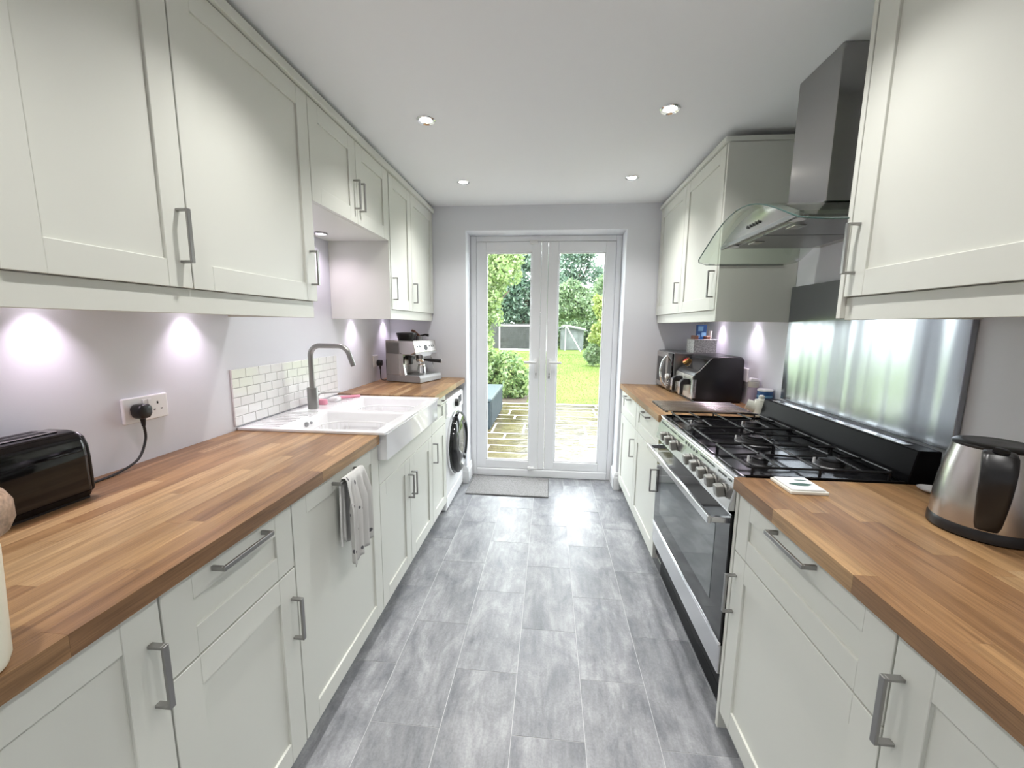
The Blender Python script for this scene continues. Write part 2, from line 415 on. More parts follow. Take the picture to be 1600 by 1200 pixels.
# ------------------------------------------------------------------ french doors
DY = 3.59
d1 = bpy.data.objects.new('door_1', None); COL.objects.link(d1); d1.location = (-.055, DY+.03, 0)
d1['label'] = 'white double glazed french doors to the garden'; d1['kind'] = 'structure'; FR['door_1'] = (Vector((-.055, DY+.03, 0)), True)
part('frame', MB().box(OX0+.001, -.648, DY, DY+.07, 0, OZ-.001, .004).box(.543, OX1-.001, DY, DY+.07, 0, OZ-.001, .004)
     .box(-.648, .543, DY, DY+.07, 2.098, OZ-.001, .004).box(-.648, .543, DY-.012, DY+.07, 0, .071, .006), 'upvc', d1)
def leaf(x0, x1, gx0, gx1, hx, sgn, name):
    z0, z1, g0, g1 = .074, 2.095, .150, 2.008
    mb = MB().box(x0, gx0, DY-.004, DY+.055, z0, z1, .003).box(gx1, x1, DY-.004, DY+.055, z0, z1, .003)
    mb.box(gx0, gx1, DY-.004, DY+.055, z0, g0, .003).box(gx0, gx1, DY-.004, DY+.055, g1, z1, .003)
    lf = part('leaf', mb, 'upvc', d1)
    bd = MB()
    for a, b, c, d in ((gx0, gx0+.012, g0, g1), (gx1-.012, gx1, g0, g1), (gx0, gx1, g0, g0+.012), (gx0, gx1, g1-.012, g1)):
        bd.box(a, b, DY+.004, DY+.02, c, d, .003)
    part('glazing_bead', bd, 'upvc', lf)
    part('pane', MB().box(gx0+.004, gx1-.004, DY+.02, DY+.026, g0+.004, g1-.004), 'pane_glass', lf)
    h = MB().box(hx-.015, hx+.015, DY-.016, DY-.004, .92, 1.10, .006, 2)
    h.tube([(hx, DY-.01, 1.066), (hx, DY-.055, 1.066)], .009)
    h.tube([(hx, DY-.055, 1.066), (hx+sgn*.02, DY-.058, 1.066), (hx+sgn*.105, DY-.056, 1.067)], [.011, .0115, .010])
    part('handle', h, 'white_plastic', lf, True)
    k = MB().lathe([(.006, 0), (.006, -.004)], (hx, DY-.016, .963), 12, 'y').box(hx-.0025, hx+.0025, DY-.022, DY-.018, .945, .975)
    if sgn > 0: k.box(hx-.007, hx+.007, DY-.026, DY-.022, .925, .950, .002)
    part('lock', k, 'steel_dark', lf)
    return lf
lf1 = leaf(-.646, -.086, -.562, -.164, -.113, -1, 'leaf')
lf2 = leaf(-.024, .541, .062, .459, .004, 1, 'leaf')
part('mullion', MB().box(-.084, -.026, DY-.010, DY+.06, .074, 2.095, .006), 'upvc', d1)
part('latch', MB().box(-.175, -.115, DY-.028, DY-.004, .078, .102, .005).box(-.15, -.10, DY-.034, DY-.026, .083, .095, .004), 'white_plastic', d1)
part('latch', MB().box(-.185, -.115, DY-.028, DY-.004, 2.076, 2.105, .005), 'white_plastic', d1)

# ------------------------------------------------------------------ downlights
DLP = [(-.60, 2.006, 'silver rimmed ceiling downlight nearer on the sink side'), (.504, 1.985, 'silver rimmed ceiling downlight nearer on the cooker side'),
       (-.60, 2.835, 'small ceiling downlight near the far end over the sink side'), (.506, 2.822, 'small ceiling downlight near the far end over the cooker side'),
       (-.60, 1.17, 'ceiling downlight above the towel, out of view overhead'), (.504, 1.17, 'ceiling downlight above the kettle, out of view overhead'),
       (-.60, .34, 'ceiling downlight over the near left worktop, out of view'), (.504, .34, 'ceiling downlight over the near right worktop, out of view'),
       (-.60, -.5, 'ceiling downlight behind the viewer on the left'), (.504, -.5, 'ceiling downlight behind the viewer on the right'),
       (-.60, -1.35, 'ceiling downlight by the rear wall on the left'), (.504, -1.35, 'ceiling downlight by the rear wall on the right')]
ringm = MB().lathe([(.028, 0), (.044, 0), (.044, -.004), (.040, -.008), (.030, -.005), (.028, -.001)], n=32, cap=False).mesh('trim_ring', True); ringm.materials.append(MATS['chrome'])
lensm = MB().lathe([(.0285, -.0005), (.0285, -.003), (.015, -.0045), (.002, -.005)], n=24).mesh('lens', True); lensm.materials.append(MATS['lamp_lens'])
for x, y, lab in DLP:
    t = thing('downlight', lab, 'downlight', (x, y, H), group='recessed ceiling downlights')
    link('trim_ring', ringm, None, t); link('lens', lensm, None, t)
    area_spot('downlight_beam', (x, y, H-.012), DOWNLIGHT_W, (1, .98, .96), 124, 1., .028)

# ------------------------------------------------------------------ cabinet parts
HM = {}
def handle_mesh(L, axis, d):
    key = (L, axis, d)
    if key not in HM:
        mb = MB(); w_, t, so = .006, .007, .034
        def bx(a0, a1, b0, b1, x0, x1):     # a along handle axis, b across, x out from the door
            if axis == 'z': mb.box(d*x0, d*x1, b0, b1, a0, a1, .0012)
            else: mb.box(d*x0, d*x1, a0, a1, b0, b1, .0012)
        bx(-L/2, L/2, -w_, w_, so-t, so); bx(-L/2, -L/2+t, -w_, w_, 0, so-t+.001); bx(L/2-t, L/2, -w_, w_, 0, so-t+.001)
        me = mb.mesh('handle'); me.materials.append(MATS['nickel']); HM[key] = me
    return HM[key]
def add_handle(parent, x, y, z, L, axis, d):
    o = link('handle', handle_mesh(L, axis, d), None, parent); o.location = Vector((x, y, z))-FR[parent.name][0]
    return o
def shaker(name, parent, x, d, y0, y1, z0, z1, st=.069, rail=None, flat=False):
    """framed front whose outer face lies at x and looks along d"""
    rail = rail or st; g = .0015; y0 += g; y1 -= g; z0 += g; z1 -= g; th = .019; b = .0012
    mb = MB()
    mb.box(x-d*th, x, y0, y0+st, z0, z1, b).box(x-d*th, x, y1-st, y1, z0, z1, b)
    mb.box(x-d*th, x-d*.0004, y0+st, y1-st, z0, z0+rail, b).box(x-d*th, x-d*.0004, y0+st, y1-st, z1-rail, z1, b)
    o = part(name, mb, 'cabinet', parent)
    part('panel', MB().box(x-d*(th-.002), x-d*.0075, y0+st-.002, y1-st+.002, z0+rail-.002, z1-rail+.002), 'cabinet', o)
    return o
ZD = .0866
BASE_G, WALL_G = 'shaker base units', 'shaker wall units'
def base_unit(label, side, y0, y1, fronts, top=WB, cat='cabinet', name='base_cabinet'):
    x, d = (XL, 1) if side == 'L' else (XR, -1); wall = WL if side == 'L' else WR
    t = thing(name, label, cat, ((x+wall)/2, (y0+y1)/2, 0), group=BASE_G)
    bt = top if not any(f[0] == 'sink' for f in fronts) else .69
    part('body', MB().box(x-d*.021, wall+d*.012, y0+.001, y1-.001, ZD, bt-.002), 'cabinet_inside', t)
    part('plinth', MB().box(x-d*.075, x-d*.091, y0, y1, 0, ZD-.001), 'cabinet', t)
    for f in fronts:
        k, a, b, z0, z1, hy, hz = f
        if k == 'door':
            o = shaker('door', t, x, d, a, b, z0, z1); add_handle(o, x, hy, hz, .132, 'z', d)
        elif k == 'drawer':
            o = shaker('drawer_front', t, x, d, a, b, z0, z1, rail=.066); add_handle(o, x, hy, hz, .162, 'y', d)
        elif k == 'panel_door':
            o = shaker('door', t, x, d, a, b, z0, z1); add_handle(o, x, hy, hz, .162, 'y', d)
        elif k == 'sink':
            part('fascia', MB().box(x-d*.019, x, a+.001, b-.001, z0, z1, .001), 'cabinet', t)
    return t
base_unit('near left base cabinet with two full height doors, in the bottom left corner', 'L', -.56, .638,
          [('door', -.56, .039, ZD, WB, -.535, .727), ('door', .04, .638, ZD, WB, .612, .727)])
base_unit('narrow base cabinet with drawer over door, left of the towel', 'L', .639, 1.037,
          [('drawer', .639, 1.037, .682, WB, .838, .852), ('door', .639, 1.037, ZD, .680, 1.012, .532)])
base_unit('integrated dishwasher front where the towel hangs', 'L', 1.038, 1.634,
          [('panel_door', 1.038, 1.634, ZD, WB, 1.336, .845)], cat='dishwasher', name='dishwasher')
base_unit('base cabinet with two doors under the ceramic sink', 'L', 1.635, 2.436,
          [('sink', 1.635, 2.436, .686, .796, 0, 0), ('door', 1.635, 2.021, ZD, .684, 1.997, .535), ('door', 2.022, 2.436, ZD, .684, 2.046, .535)])
base_unit('slim base cabinet with drawer over door, beside the washing machine', 'L', 2.437, 2.785,
          [('drawer', 2.437, 2.785, .690, .897, 2.61, .868), ('door', 2.437, 2.785, ZD, .688, 2.462, .565)], top=.899)
base_unit('base cabinet with drawer over door, between cooker and far base unit', 'R', 2.196, 2.799,
          [('drawer', 2.196, 2.799, .682, WB, 2.498, .852), ('door', 2.196, 2.799, ZD, .680, 2.222, .54)])
base_unit('farthest right base cabinet with drawer over door, next to the french doors', 'R', 2.80, 3.366,
          [('drawer', 2.80, 3.366, .682, WB, 3.08, .852), ('door', 2.80, 3.366, ZD, .680, 2.826, .54)])
rb = base_unit('base cabinet with wide drawer over door, right of the cooker under the tile', 'R', .687, 1.2905,
          [('drawer', .687, 1.272, .682, WB, .978, .856), ('door', .687, 1.272, ZD, .680, 1.247, .545)])
part('end_panel', MB().box(XR-.002, WR-.012, 1.274, 1.2905, .02, WB-.001, .0012), 'cabinet', rb)
base_unit('near right base cabinet with full height doors, in the bottom right corner', 'R', -.515, .686,
          [('door', .087, .686, ZD, WB, .664, .740), ('door', -.515, .086, ZD, WB, .06, .740)])

# ------------------------------------------------------------------ butcher block worktops
um = MB().box(-.5, .5, -.5, .5, -.5, .5).mesh('stave'); um.materials.append(MATS['oak_stave'])
def worktop(label, x0, x1, y0, y1, ztop, rows=14, seed=0, cat='worktop'):
    r = random.Random(seed)
    t = thing('worktop', label, cat, ((x0+x1)/2, (y0+y1)/2, ztop-.038), group='oak block worktops')
    wdt = (x1-x0)/rows; first = True
    for i in range(rows):
        y = y0-r.uniform(0, .5)
        while y < y1:
            L = r.uniform(.28, .75); a, b = max(y, y0), min(y+L, y1); y += L
            if y1-y < .1: b = y1; y = y1
            if b-a < .06 and a > y0: pass
            if b-a < 1e-3: continue
            o = bpy.data.objects.new('stave', um); COL.objects.link(o); o.parent = t
            o.location = (x0+wdt*(i+.5)-t.location.x, (a+b)/2-t.location.y, .019)
            o.scale = (wdt-.0002, b-a-.0003, .038)
    return t
worktop('oak block worktop on the near left, under the toaster', WL+.001, XL+.015, -.56, 1.6207, WT, seed=3)
worktop('raised oak block worktop on the far left, under the coffee machine', WL+.001, XL+.015, 2.473, 3.384, .9388, seed=5)
worktop('oak block worktop on the far right, under the microwave', XR-.015, WR-.001, 2.1935, 3.384, WT, seed=9)
worktop('oak block worktop on the near right, under the kettle', XR-.015, WR-.001, -.515, 1.288, WT, seed=12)

# ------------------------------------------------------------------ wall cabinets
def wall_unit(label, side, y0, y1, z0, z1, doors, endpanel=None):
    x, d = (ULX, 1) if side == 'L' else (URX, -1); wall = WL if side == 'L' else WR
    t = thing('wall_cabinet', label, 'cabinet', ((x+wall)/2, (y0+y1)/2, z0), group=WALL_G)
    part('body', MB().box(x-d*.021, wall+d*.001, y0+.0005, y1-.0005, z0, z1, .001), 'cabinet', t)
    for a, b, hy, hz in doors:
        o = shaker('door', t, x, d, a, b, z0-.001, z1); add_handle(o, x, hy, hz, .138, 'z', d)
    if endpanel:
        a, b, e0, e1, xf = endpanel
        part('end_panel', MB().box(xf, wall+d*.001, a, b, e0, e1, .001), 'cabinet', t)
    return t
UB, UT, PB = 1.4778, 2.279, 1.4174
wall_unit('nearest left wall cabinet, two doors, cut by the left picture edge', 'L', .254, 1.051, UB, UT, [(.254, .652, .282, 1.611), (.653, 1.051, 1.023, 1.611)])
wall_unit('left wall cabinet with one wide door, above the wall socket', 'L', 1.052, 1.654, UB, UT, [(1.052, 1.654, 1.617, 1.610)])
wall_unit('short high wall cabinet with two doors, over the sink niche', 'L', 1.655, 2.4525, 1.883, UT, [(1.655, 2.053, 2.027, 2.017), (2.054, 2.4525, 2.080, 2.017)])
wall_unit('left wall cabinet with bare side towards the sink niche', 'L', 2.4705, 2.853, UB, UT, [(2.4705, 2.853, 2.497, 1.605)], (2.4535, 2.470, PB, UT, ULX-.004))
wall_unit('far left wall cabinet above the coffee machine, against the end wall', 'L', 2.854, 3.378, UB, UT, [(2.854, 3.378, 2.88, 1.605)])
wall_unit('right wall cabinet with bare side towards the cooker hood', 'R', 2.214, 2.799, UB, UT, [(2.214, 2.799, 2.243, 1.611)], (2.197, 2.2135, PB, UT, URX+.004))
wall_unit('far right wall cabinet above the microwave, against the end wall', 'R', 2.80, 3.378, UB, UT, [(2.80, 3.378, 2.828, 1.611)])
wall_unit('near right wall cabinet with large doors, in the top right corner', 'R', .08, 1.278, UB, UT, [(.08, .678, .106, 1.608), (.679, 1.278, 1.246, 1.608)], (1.2785, 1.295, PB, UT+.002, URX-.002))
def pelmet(label, x0, x1, y0, y1, z0, z1, ret=None):
    mb = MB().box(x0, x1, y0, y1, z0, z1, .0012)
    if ret: mb.box(*ret, z0, z1, .0012)
    return solo('pelmet', mb, 'cabinet', label, 'pelmet', ((x0+x1)/2, (y0+y1)/2, z0), group='pelmets under the wall units')
pelmet('pelmet board under the near left wall cabinets', -1.003, -.985, .254, 1.6385, 1.4105, 1.4765, (WL+.001, -1.003, 1.6215, 1.6385))
pelmet('pelmet board under the far left wall cabinets', -1.003, -.985, 2.4705, 3.365, PB, 1.4765, (-1.15, -1.003, 3.349, 3.365))
pelmet('pelmet board under the far right wall cabinets', .854, .872, 2.214, 3.365, PB, 1.4765, (.872, 1.05, 3.349, 3.365))
pelmet('pelmet board under the near right wall cabinet', .854, .872, .08, 1.278, 1.4125, 1.4765)
def cornice(n, x0, x1, y0, y1, z0, z1, lab):
    struct(n, MB().box(x0, x1, y0, y1, z0, z1, .004, 2), 'cabinet', lab)
cornice('trim_1', -1.05, -.960, .254, 3.384, 2.281, 2.316, 'cornice strip along the top of the left wall cabinets')
cornice('trim_2', .829, WR-.001, 2.1925, 3.384, 2.281, 2.306, 'cornice strip on the far right wall cabinets')
cornice('trim_3', .829, WR-.001, .08, 1.299, 2.283, 2.306, 'cornice strip on the near right wall cabinet')

# under-cabinet puck lights
puckm = MB().lathe([(.034, 0), (.034, -.006), (.031, -.009), (.026, -.009), (.026, -.007)], n=24, cap=False).mesh('housing', True); puckm.materials.append(MATS['steel_dark'])
plens = MB().lathe([(.0262, -.004), (.0262, -.0075), (.002, -.008)], n=20).mesh('lens', True); plens.materials.append(MATS['puck_lens'])
for x, y, z, lab in ((WL+.056, .96, UB, 'puck light above the toaster end of the left wall'), (WL+.056, 1.405, UB, 'puck light above the left wall socket'),
                     (WL+.09, 2.225, 1.883, 'puck light on the underside of the sink niche'), (WL+.056, 2.70, UB, 'puck light left of the coffee machine'),
                     (WL+.056, 3.24, UB, 'puck light above the coffee machine'), (WR-.056, 3.02, UB, 'puck light above the microwave'), (WR-.056, 2.535, UB, 'puck light above the air fryer')):
    t = thing('puck_light', lab, 'light', (x, y, z), group='under cabinet puck lights')
    link('housing', puckm, None, t); link('lens', plens, None, t)
    area_spot('puck_beam', (x, y, z-.012), PUCK_W*(1.3 if z > 1.8 else 1), (1, .84, 1), 150 if z > 1.8 else 92, .9, .018)

# ------------------------------------------------------------------ sink
sk = thing('butler_sink', 'white ceramic double bowl sink with ribbed drainer ledge', 'sink', (-1.02, 2.03, .80))
sy0, sy1, sx0, sx1, szt = 1.612, 2.470, WL+.004, -.687, .930
bowls = [(-1.165, -.742, 1.648, 2.000), (-1.165, -.742, 2.050, 2.425)]
mb = MB()
# top surface around the bowls
xs = [sx0, bowls[0][0], bowls[0][1], sx1]; ys = [sy0, 1.648, 2.000, 2.050, 2.425, sy1]
def quad(mb, pts):
    mb.bm.faces.new([mb.bm.verts.new(p) for p in pts])
for i in range(3):
    for j in range(5):
        if i == 1 and j in (1, 3): continue
        quad(mb, [(xs[i], ys[j], szt), (xs[i+1], ys[j], szt), (xs[i+1], ys[j+1], szt), (xs[i], ys[j+1], szt)])
for bx0, bx1, by0, by1 in bowls:
    zb = .81; s_ = .022
    top = [(bx0, by0, szt), (bx1, by0, szt), (bx1, by1, szt), (bx0, by1, szt)]
    mid = [(bx0+.005, by0+.005, szt-.012), (bx1-.005, by0+.005, szt-.012), (bx1-.005, by1-.005, szt-.012), (bx0+.005, by1-.005, szt-.012)]
    bot = [(bx0+s_, by0+s_, zb), (bx1-s_, by0+s_, zb), (bx1-s_, by1-s_, zb), (bx0+s_, by1-s_, zb)]
    for A, B in ((top, mid), (mid, bot)):
        for i in range(4): quad(mb, [A[i], B[i], B[(i+1) % 4], A[(i+1) % 4]])
    quad(mb, bot)
ob = [(sx0, sy0), (sx1, sy0), (sx1, sy1), (sx0, sy1)]
zr = .9185
for i in range(4):
    a, b = ob[i], ob[(i+1) % 4]; quad(mb, [(*a, zr), (*b, zr), (*b, szt), (*a, szt)])
# apron body below the rim
ax0, ay0, ay1, ax1 = -1.34, 1.6365, 2.4355, -.689
ap = [(ax0, ay0), (ax1, ay0), (ax1, ay1), (ax0, ay1)]
for i in range(4):
    a, b = ap[i], ap[(i+1) % 4]; quad(mb, [(*a, .80), (*b, .80), (*b, zr), (*a, zr)])
    c, e = ob[i], ob[(i+1) % 4]; quad(mb, [(*a, zr), (*b, zr), (*e, zr), (*c, zr)])
quad(mb, [(*p, .80) for p in ap[::-1]])
bmesh.ops.remove_doubles(mb.bm, verts=mb.bm.verts, dist=1e-5)
bmesh.ops.recalc_face_normals(mb.bm, faces=mb.bm.faces)
bmesh.ops.bevel(mb.bm, geom=[e for e in mb.bm.edges if e.calc_length() > .004 and len(e.link_faces) == 2 and e.calc_face_angle(0) > .5], offset=.0035, segments=2, affect='EDGES', profile=.6)
part('basin', mb, 'ceramic', sk, True)
for k in range(24):
    y = 1.66+k*.031
    if abs(y-2.05) < .05: continue
    part('drainer_rib', MB().box(-1.32, -1.19, y-.006, y+.006, szt-.001, szt+.0025, .0022), 'ceramic', sk)
part('overflow', MB().tube([(-1.160, 1.80, .905), (-1.150, 1.80, .905)], .012).tube([(-1.160, 1.84, .905), (-1.150, 1.84, .905)], .006), 'steel_dark', sk)
for i, (bx0, bx1, by0, by1) in enumerate(bowls):
    g_ = MB(); pts = rrect(bx0+.035, bx1-.035, by0+.035, by1-.035, .10, 8); pts = [(p[0], p[1], .885) for p in pts]; pts.append(pts[0])
    g_.tube(pts, .004, 8, False)
    low = [(p[0]*1, p[1], .835) for p in pts]; g_.tube(low, .003, 8, False)
    for k in range(0, len(pts)-1, 1):
        g_.tube([pts[k], low[k]], .0018, 5, False)
    n1 = 14
    for k in range(1, n1):
        x = bx0+.035+(bx1-bx0-.07)*k/n1; g_.tube([(x, by0+.05, .835), (x, by1-.05, .835)], .0018, 5)
    for k in range(1, 8):
        y = by0+.035+(by1-by0-.07)*k/8; g_.tube([(bx0+.05, y, .835), (bx1-.05, y, .835)], .0018, 5)
    solo('sink_basket', g_, 'white_plastic', ('white wire basket in the near sink bowl', 'white wire basket in the far sink bowl')[i], 'basket', ((bx0+bx1)/2, (by0+by1)/2, .832), True, 'wire baskets in the sink')

# tap
tp = thing('mixer_tap', 'brushed nickel mixer tap with square bent spout behind the sink', 'tap', (-1.268, 2.05, szt))
part('body', MB().lathe([(.0275, szt), (.0275, szt+.112), (.026, szt+.115)], (-1.268, 2.05, 0), 32), 'nickel', tp, True)
sp = [(-1.268, 2.05, szt+.11), (-1.268, 2.05, 1.215)]
sp += [(-1.213+.055*math.cos(a), 2.05, 1.215+.055*math.sin(a)) for a in np.linspace(PI, PI/2, 9)[1:]]
sp += [(-1.13, 2.05, 1.27)]
sp += [(-1.11+.06*math.sin(a), 2.05, 1.21+.06*math.cos(a)) for a in np.linspace(0, 1.28, 9)]
sp += [(-1.031, 2.05, 1.165)]
part('spout', MB().tube(sp, .0135, 16), 'nickel', tp, True)
part('lever', MB().tube([(-1.268, 2.07, 1.005), (-1.268, 2.10, 1.005)], .015, 14).tube([(-1.268, 2.095, 1.005), (-1.235, 2.16, 1.0), (-1.20, 2.21, .995)], [.006, .005, .004], 10), 'nickel', tp, True)

# bits on the drainer behind the tap
solo('scrub_pad', MB().prism(rrect(-1.31, -1.25, 2.13, 2.17, .012), 'z', szt, szt+.03, .004), 'pink', 'pink sponge standing behind the tap', 'sponge', (-1.28, 2.15, szt))
dish = thing('dish_brush', 'white and pink dish brush lying behind the tap', 'brush', (-1.25, 2.28, szt))
part('brush_head', MB().prism(rrect(-1.29, -1.23, 2.22, 2.29, .02), 'z', szt+.001, szt+.026, .008, 2), 'white_plastic', dish, True)
part('brush_handle', MB().tube([(-1.25, 2.28, szt+.018), (-1.21, 2.36, szt+.012), (-1.18, 2.41, szt+.009)], [.010, .009, .008]), 'pink', dish, True)

# brick tile splashback
ts = thing('tile_splashback', 'small panel of white brick wall tiles behind the tap', 'wall tiles', (WL, 2.04, .935))
part('grout_bed', MB().box(WL+.0005, WL+.004, 1.604, 2.468, .936, 1.186), 'grout', ts)
tmesh = MB().box(0, .0075, -.5*.0812, .5*.0812, -.5*.0396, .5*.0396, .0018, 2).mesh('tile'); tmesh.materials.append(MATS['wall_tile'])
PW, PH = .083, .0416
halfm = {}
for r in range(6):
    z = 1.187-PH*(r+.5); y = 1.602+(0 if r % 2 == 0 else .5*PW); k = 0
    while y < 2.46:
        wdt = min(PW, 2.470-y)
        if wdt > .02:
            o = bpy.data.objects.new('tile', tmesh); COL.objects.link(o); o.parent = ts
            o.location = Vector((WL+.002, y+wdt/2, z))-ts.location; o.scale = (1, (wdt-.0018)/.0812 if wdt < PW else 1, 1)
        y += PW; k += 1
    if r % 2 == 1:
        o = bpy.data.objects.new('tile', tmesh); COL.objects.link(o); o.parent = ts
        o.location = Vector((WL+.002, 1.602+.25*PW, z))-ts.location; o.scale = (1, .49, 1)

# ------------------------------------------------------------------ washing machine
wm = thing('washing_machine', 'white washing machine with dark round door, next to the french doors', 'washing machine', (-1.03, 3.085, 0))
part('cabinet', MB().box(-1.30, -.735, 2.79, 3.375, .012, .845, .006, 2), 'white_enamel', wm)
part('control_panel', MB().box(-.735, -.727, 2.797, 3.368, .715, .838, .004), 'white_plastic', wm)
part('detergent_drawer', MB().box(-.728, -.722, 2.81, 2.955, .735, .825, .003), 'white_enamel', wm)
part('dial', MB().lathe([(.030, -.728), (.028, -.705), (.024, -.700)], (0, 3.09, .78), 24, 'x'), 'black_plastic', wm, True)
part('display', MB().box(-.728, -.724, 3.19, 3.29, .755, .812, .002), 'black_gloss', wm)
dr = part('door', MB().lathe([(.20, -.735), (.242, -.735), (.245, -.72), (.240, -.69), (.215, -.672), (.185, -.668), (.165, -.685), (.165, -.70)], (0, 3.085, .462), 48, 'x', False), 'black_gloss', wm, True)
part('door_glass', MB().lathe([(.166, -.684), (.14, -.676), (.10, -.668), (.04, -.664), (.001, -.663)], (0, 3.085, .462), 40, 'x', False), 'black_gloss', dr, True)
part('door_rim', MB().lathe([(.238, -.7345), (.252, -.733), (.2525, -.718), (.246, -.716)], (0, 3.085, .462), 48, 'x', False), 'chrome', dr, True)
part('kick_panel', MB().box(-.735, -.730, 2.80, 3.365, .03, .115, .003), 'white_enamel', wm)
part('foot', MB().lathe([(.02, 0), (.02, .014)], (-.78, 2.83, 0), 12), 'black_rubber', wm)
part('foot', MB().lathe([(.02, 0), (.02, .014)], (-.78, 3.33, 0), 12), 'black_rubber', wm)

# ------------------------------------------------------------------ range cooker
CY0, CY1 = 1.2935, 2.190
ck = thing('range_cooker', 'wide stainless steel and black range cooker with gas hob', 'cooker', (.90, 1.742, 0))
part('body', MB().box(.625, 1.195, CY0, CY1, .13, .895), 'black_satin', ck)
part('control_panel', MB().prism([(.606, .906), (.586, .800), (.626, .800), (.626, .906)], 'y', CY0, CY1, .003, 2), 'steel', ck)
part('front_trim', MB().box(.604, .632, CY0, CY1, .906, .920, .004, 2), 'chrome', ck)
pr = MB()
def onpanel(y0, y1, z0, z1):
    f = lambda z: .606-(.906-z)*.02/.106-.0008
    pr.bm.faces.new([pr.bm.verts.new(p) for p in ((f(z0), y0, z0), (f(z0), y1, z0), (f(z1), y1, z1), (f(z1), y0, z1))])
for a, b in ((2.02, 2.15), (1.90, 2.0), (1.80, 1.88), (1.46, 1.60), (1.36, 1.43), (1.32, 1.345)): onpanel(a, b, .8885, .8945)
for k in range(5): onpanel(1.63+k*.032, 1.648+k*.032, .885, .896)
part('panel_print', pr, 'dark_print', ck)
kn = MB()
kn.lathe([(.021, 0), (.021, -.006)], n=20, axis='x')
kn.prism([(-.0175, -.020), (.0175, -.020), (.0175, .020), (-.0175, .020)], 'x', -.006, -.034, .006, 2)
kmesh = kn.mesh('knob'); kmesh.materials.append(MATS['grey_knob'])
for y in (2.021, 1.947, 1.862, 1.668, 1.592, 1.513, 1.434, 1.350):
    o = link('knob', kmesh, None, ck); o.location = Vector((.597, y, .852))-ck.location; o.rotation_euler = (0, math.radians(-10), 0)
part('hob_tray', MB().box(.63, 1.115, CY0+.003, CY1-.003, .893, .917, .004).box(.63, 1.115, CY0+.003, CY0+.012, .917, .924, .002).box(.63, 1.115, CY1-.012, CY1-.003, .917, .924, .002), 'black_enamel', ck)
def burner(x, y, R):
    b = part('burner', MB().lathe([(R*1.35, .917), (R*1.3, .920), (R*.9, .922), (R*.9, .928), (R, .929), (R, .933), (R*.8, .934)], (x, y, 0), 32), 'burner_ring', ck, True)
    part('burner_cap', MB().lathe([(R*.93, .934), (R*.93, .939), (R*.85, .941), (R*.3, .9415)], (x, y, 0), 32), 'cast_iron', b, True)
    part('igniter', MB().lathe([(.005, .918), (.004, .938)], (x-R*1.15, y+R*.5, 0), 8), 'white_plastic', b)
for x, y, R in ((.741, 1.985, .037), (.986, 1.995, .037), (.872, 1.722, .062), (.746, 1.442, .028), (.989, 1.452, .040)): burner(x, y, R)
part('wok_ring', MB().lathe([(.05, .941), (.044, .9415), (.044, .946), (.05, .946)], (.872, 1.722, 0), 32, cap=False), 'cast_iron', ck, True)
def grate(y0, y1, cs):
    mb = MB(); r = .0042; z = .944; x0, x1 = .648, 1.082
    loop = [(p[0], p[1], z) for p in rrect(x0, x1, y0, y1, .018, 4)]; loop.append(loop[0]); mb.tube(loop, r, 8, False)
    xm = (x0+x1)/2
    if len(cs) == 2: mb.tube([(xm, y0, z), (xm, y1, z)], r, 8)
    for cx, cy, R in cs:
        xa, xb = (x0, xm) if len(cs) == 2 and cx < xm else ((xm, x1) if len(cs) == 2 else (x0, x1))
        for p, q in (((xa, cy), (cx-R*.5, cy)), ((xb, cy), (cx+R*.5, cy)), ((cx, y0), (cx, cy-R*.5)), ((cx, y1), (cx, cy+R*.5))):
            mb.tube([(*p, z), ((p[0]+q[0])/2, (p[1]+q[1])/2, z+.003), (*q, z+.005)], r*.95, 8)
    for x in (x0+.012, xm, x1-.012):
        for y in (y0, y1): mb.tube([(x, y, z), (x, y, .918)], r*.95, 8)
    return part('pan_support', mb, 'cast_iron', ck, True)
grate(1.852, 2.165, [(.741, 1.985, .037), (.986, 1.995, .037)])
grate(1.592, 1.842, [(.872, 1.722, .062)])
grate(1.315, 1.582, [(.746, 1.442, .028), (.989, 1.452, .040)])
us = part('upstand', MB().prism([(1.105, .917), (1.192, .917), (1.192, 1.022), (1.125, 1.022)], 'y', CY0, CY1, .003), 'black_satin', ck)
vt = MB().box(1.133, 1.163, 1.36, 2.13, 1.022, 1.0245, .001)
part('vent_strip', vt, 'steel', us)
for k in range(5):
    y = 1.40+k*.15
    part('vent_slot', MB().prism(rrect(1.138, 1.158, y, y+.085, .009, 4), 'z', 1.0245, 1.0252), 'black_gloss', us)
od = part('oven_door', MB().box(.600, .624, CY0+.003, CY1-.003, .322, .786, .003), 'black_gloss', ck)
part('oven_window', MB().box(.5990, .6005, 1.405, 2.085, .415, .70), 'oven_window', od)
part('door_handle', MB().box(.535, .548, 1.318, 2.165, .742, .770, .003, 2).box(.548, .602, 1.318, 1.336, .746, .766, .002).box(.548, .602, 2.147, 2.165, .746, .766, .002), 'steel', od)
part('door_trim', MB().box(.597, .606, CY0+.003, CY1-.003, .314, .326, .002), 'chrome', od)
part('storage_drawer', MB().box(.600, .62, CY0+.003, CY1-.003, .205, .312, .003), 'steel', ck)
part('plinth', MB().box(.655, .690, CY0+.004, CY1-.004, 0, .07, .003), 'black_satin', ck)
for y in (1.35, 2.13): part('leg', MB().lathe([(.02, 0), (.02, .131)], (.76, y, 0), 14), 'black_plastic', ck)

# steel splashback
solo('steel_splashback', MB().box(1.204, 1.2225, 1.286, 2.194, 1.026, 1.590, .0015), 'splash_steel', 'brushed stainless steel sheet on the wall behind the hob', 'splashback', (1.215, 1.74, 1.026))

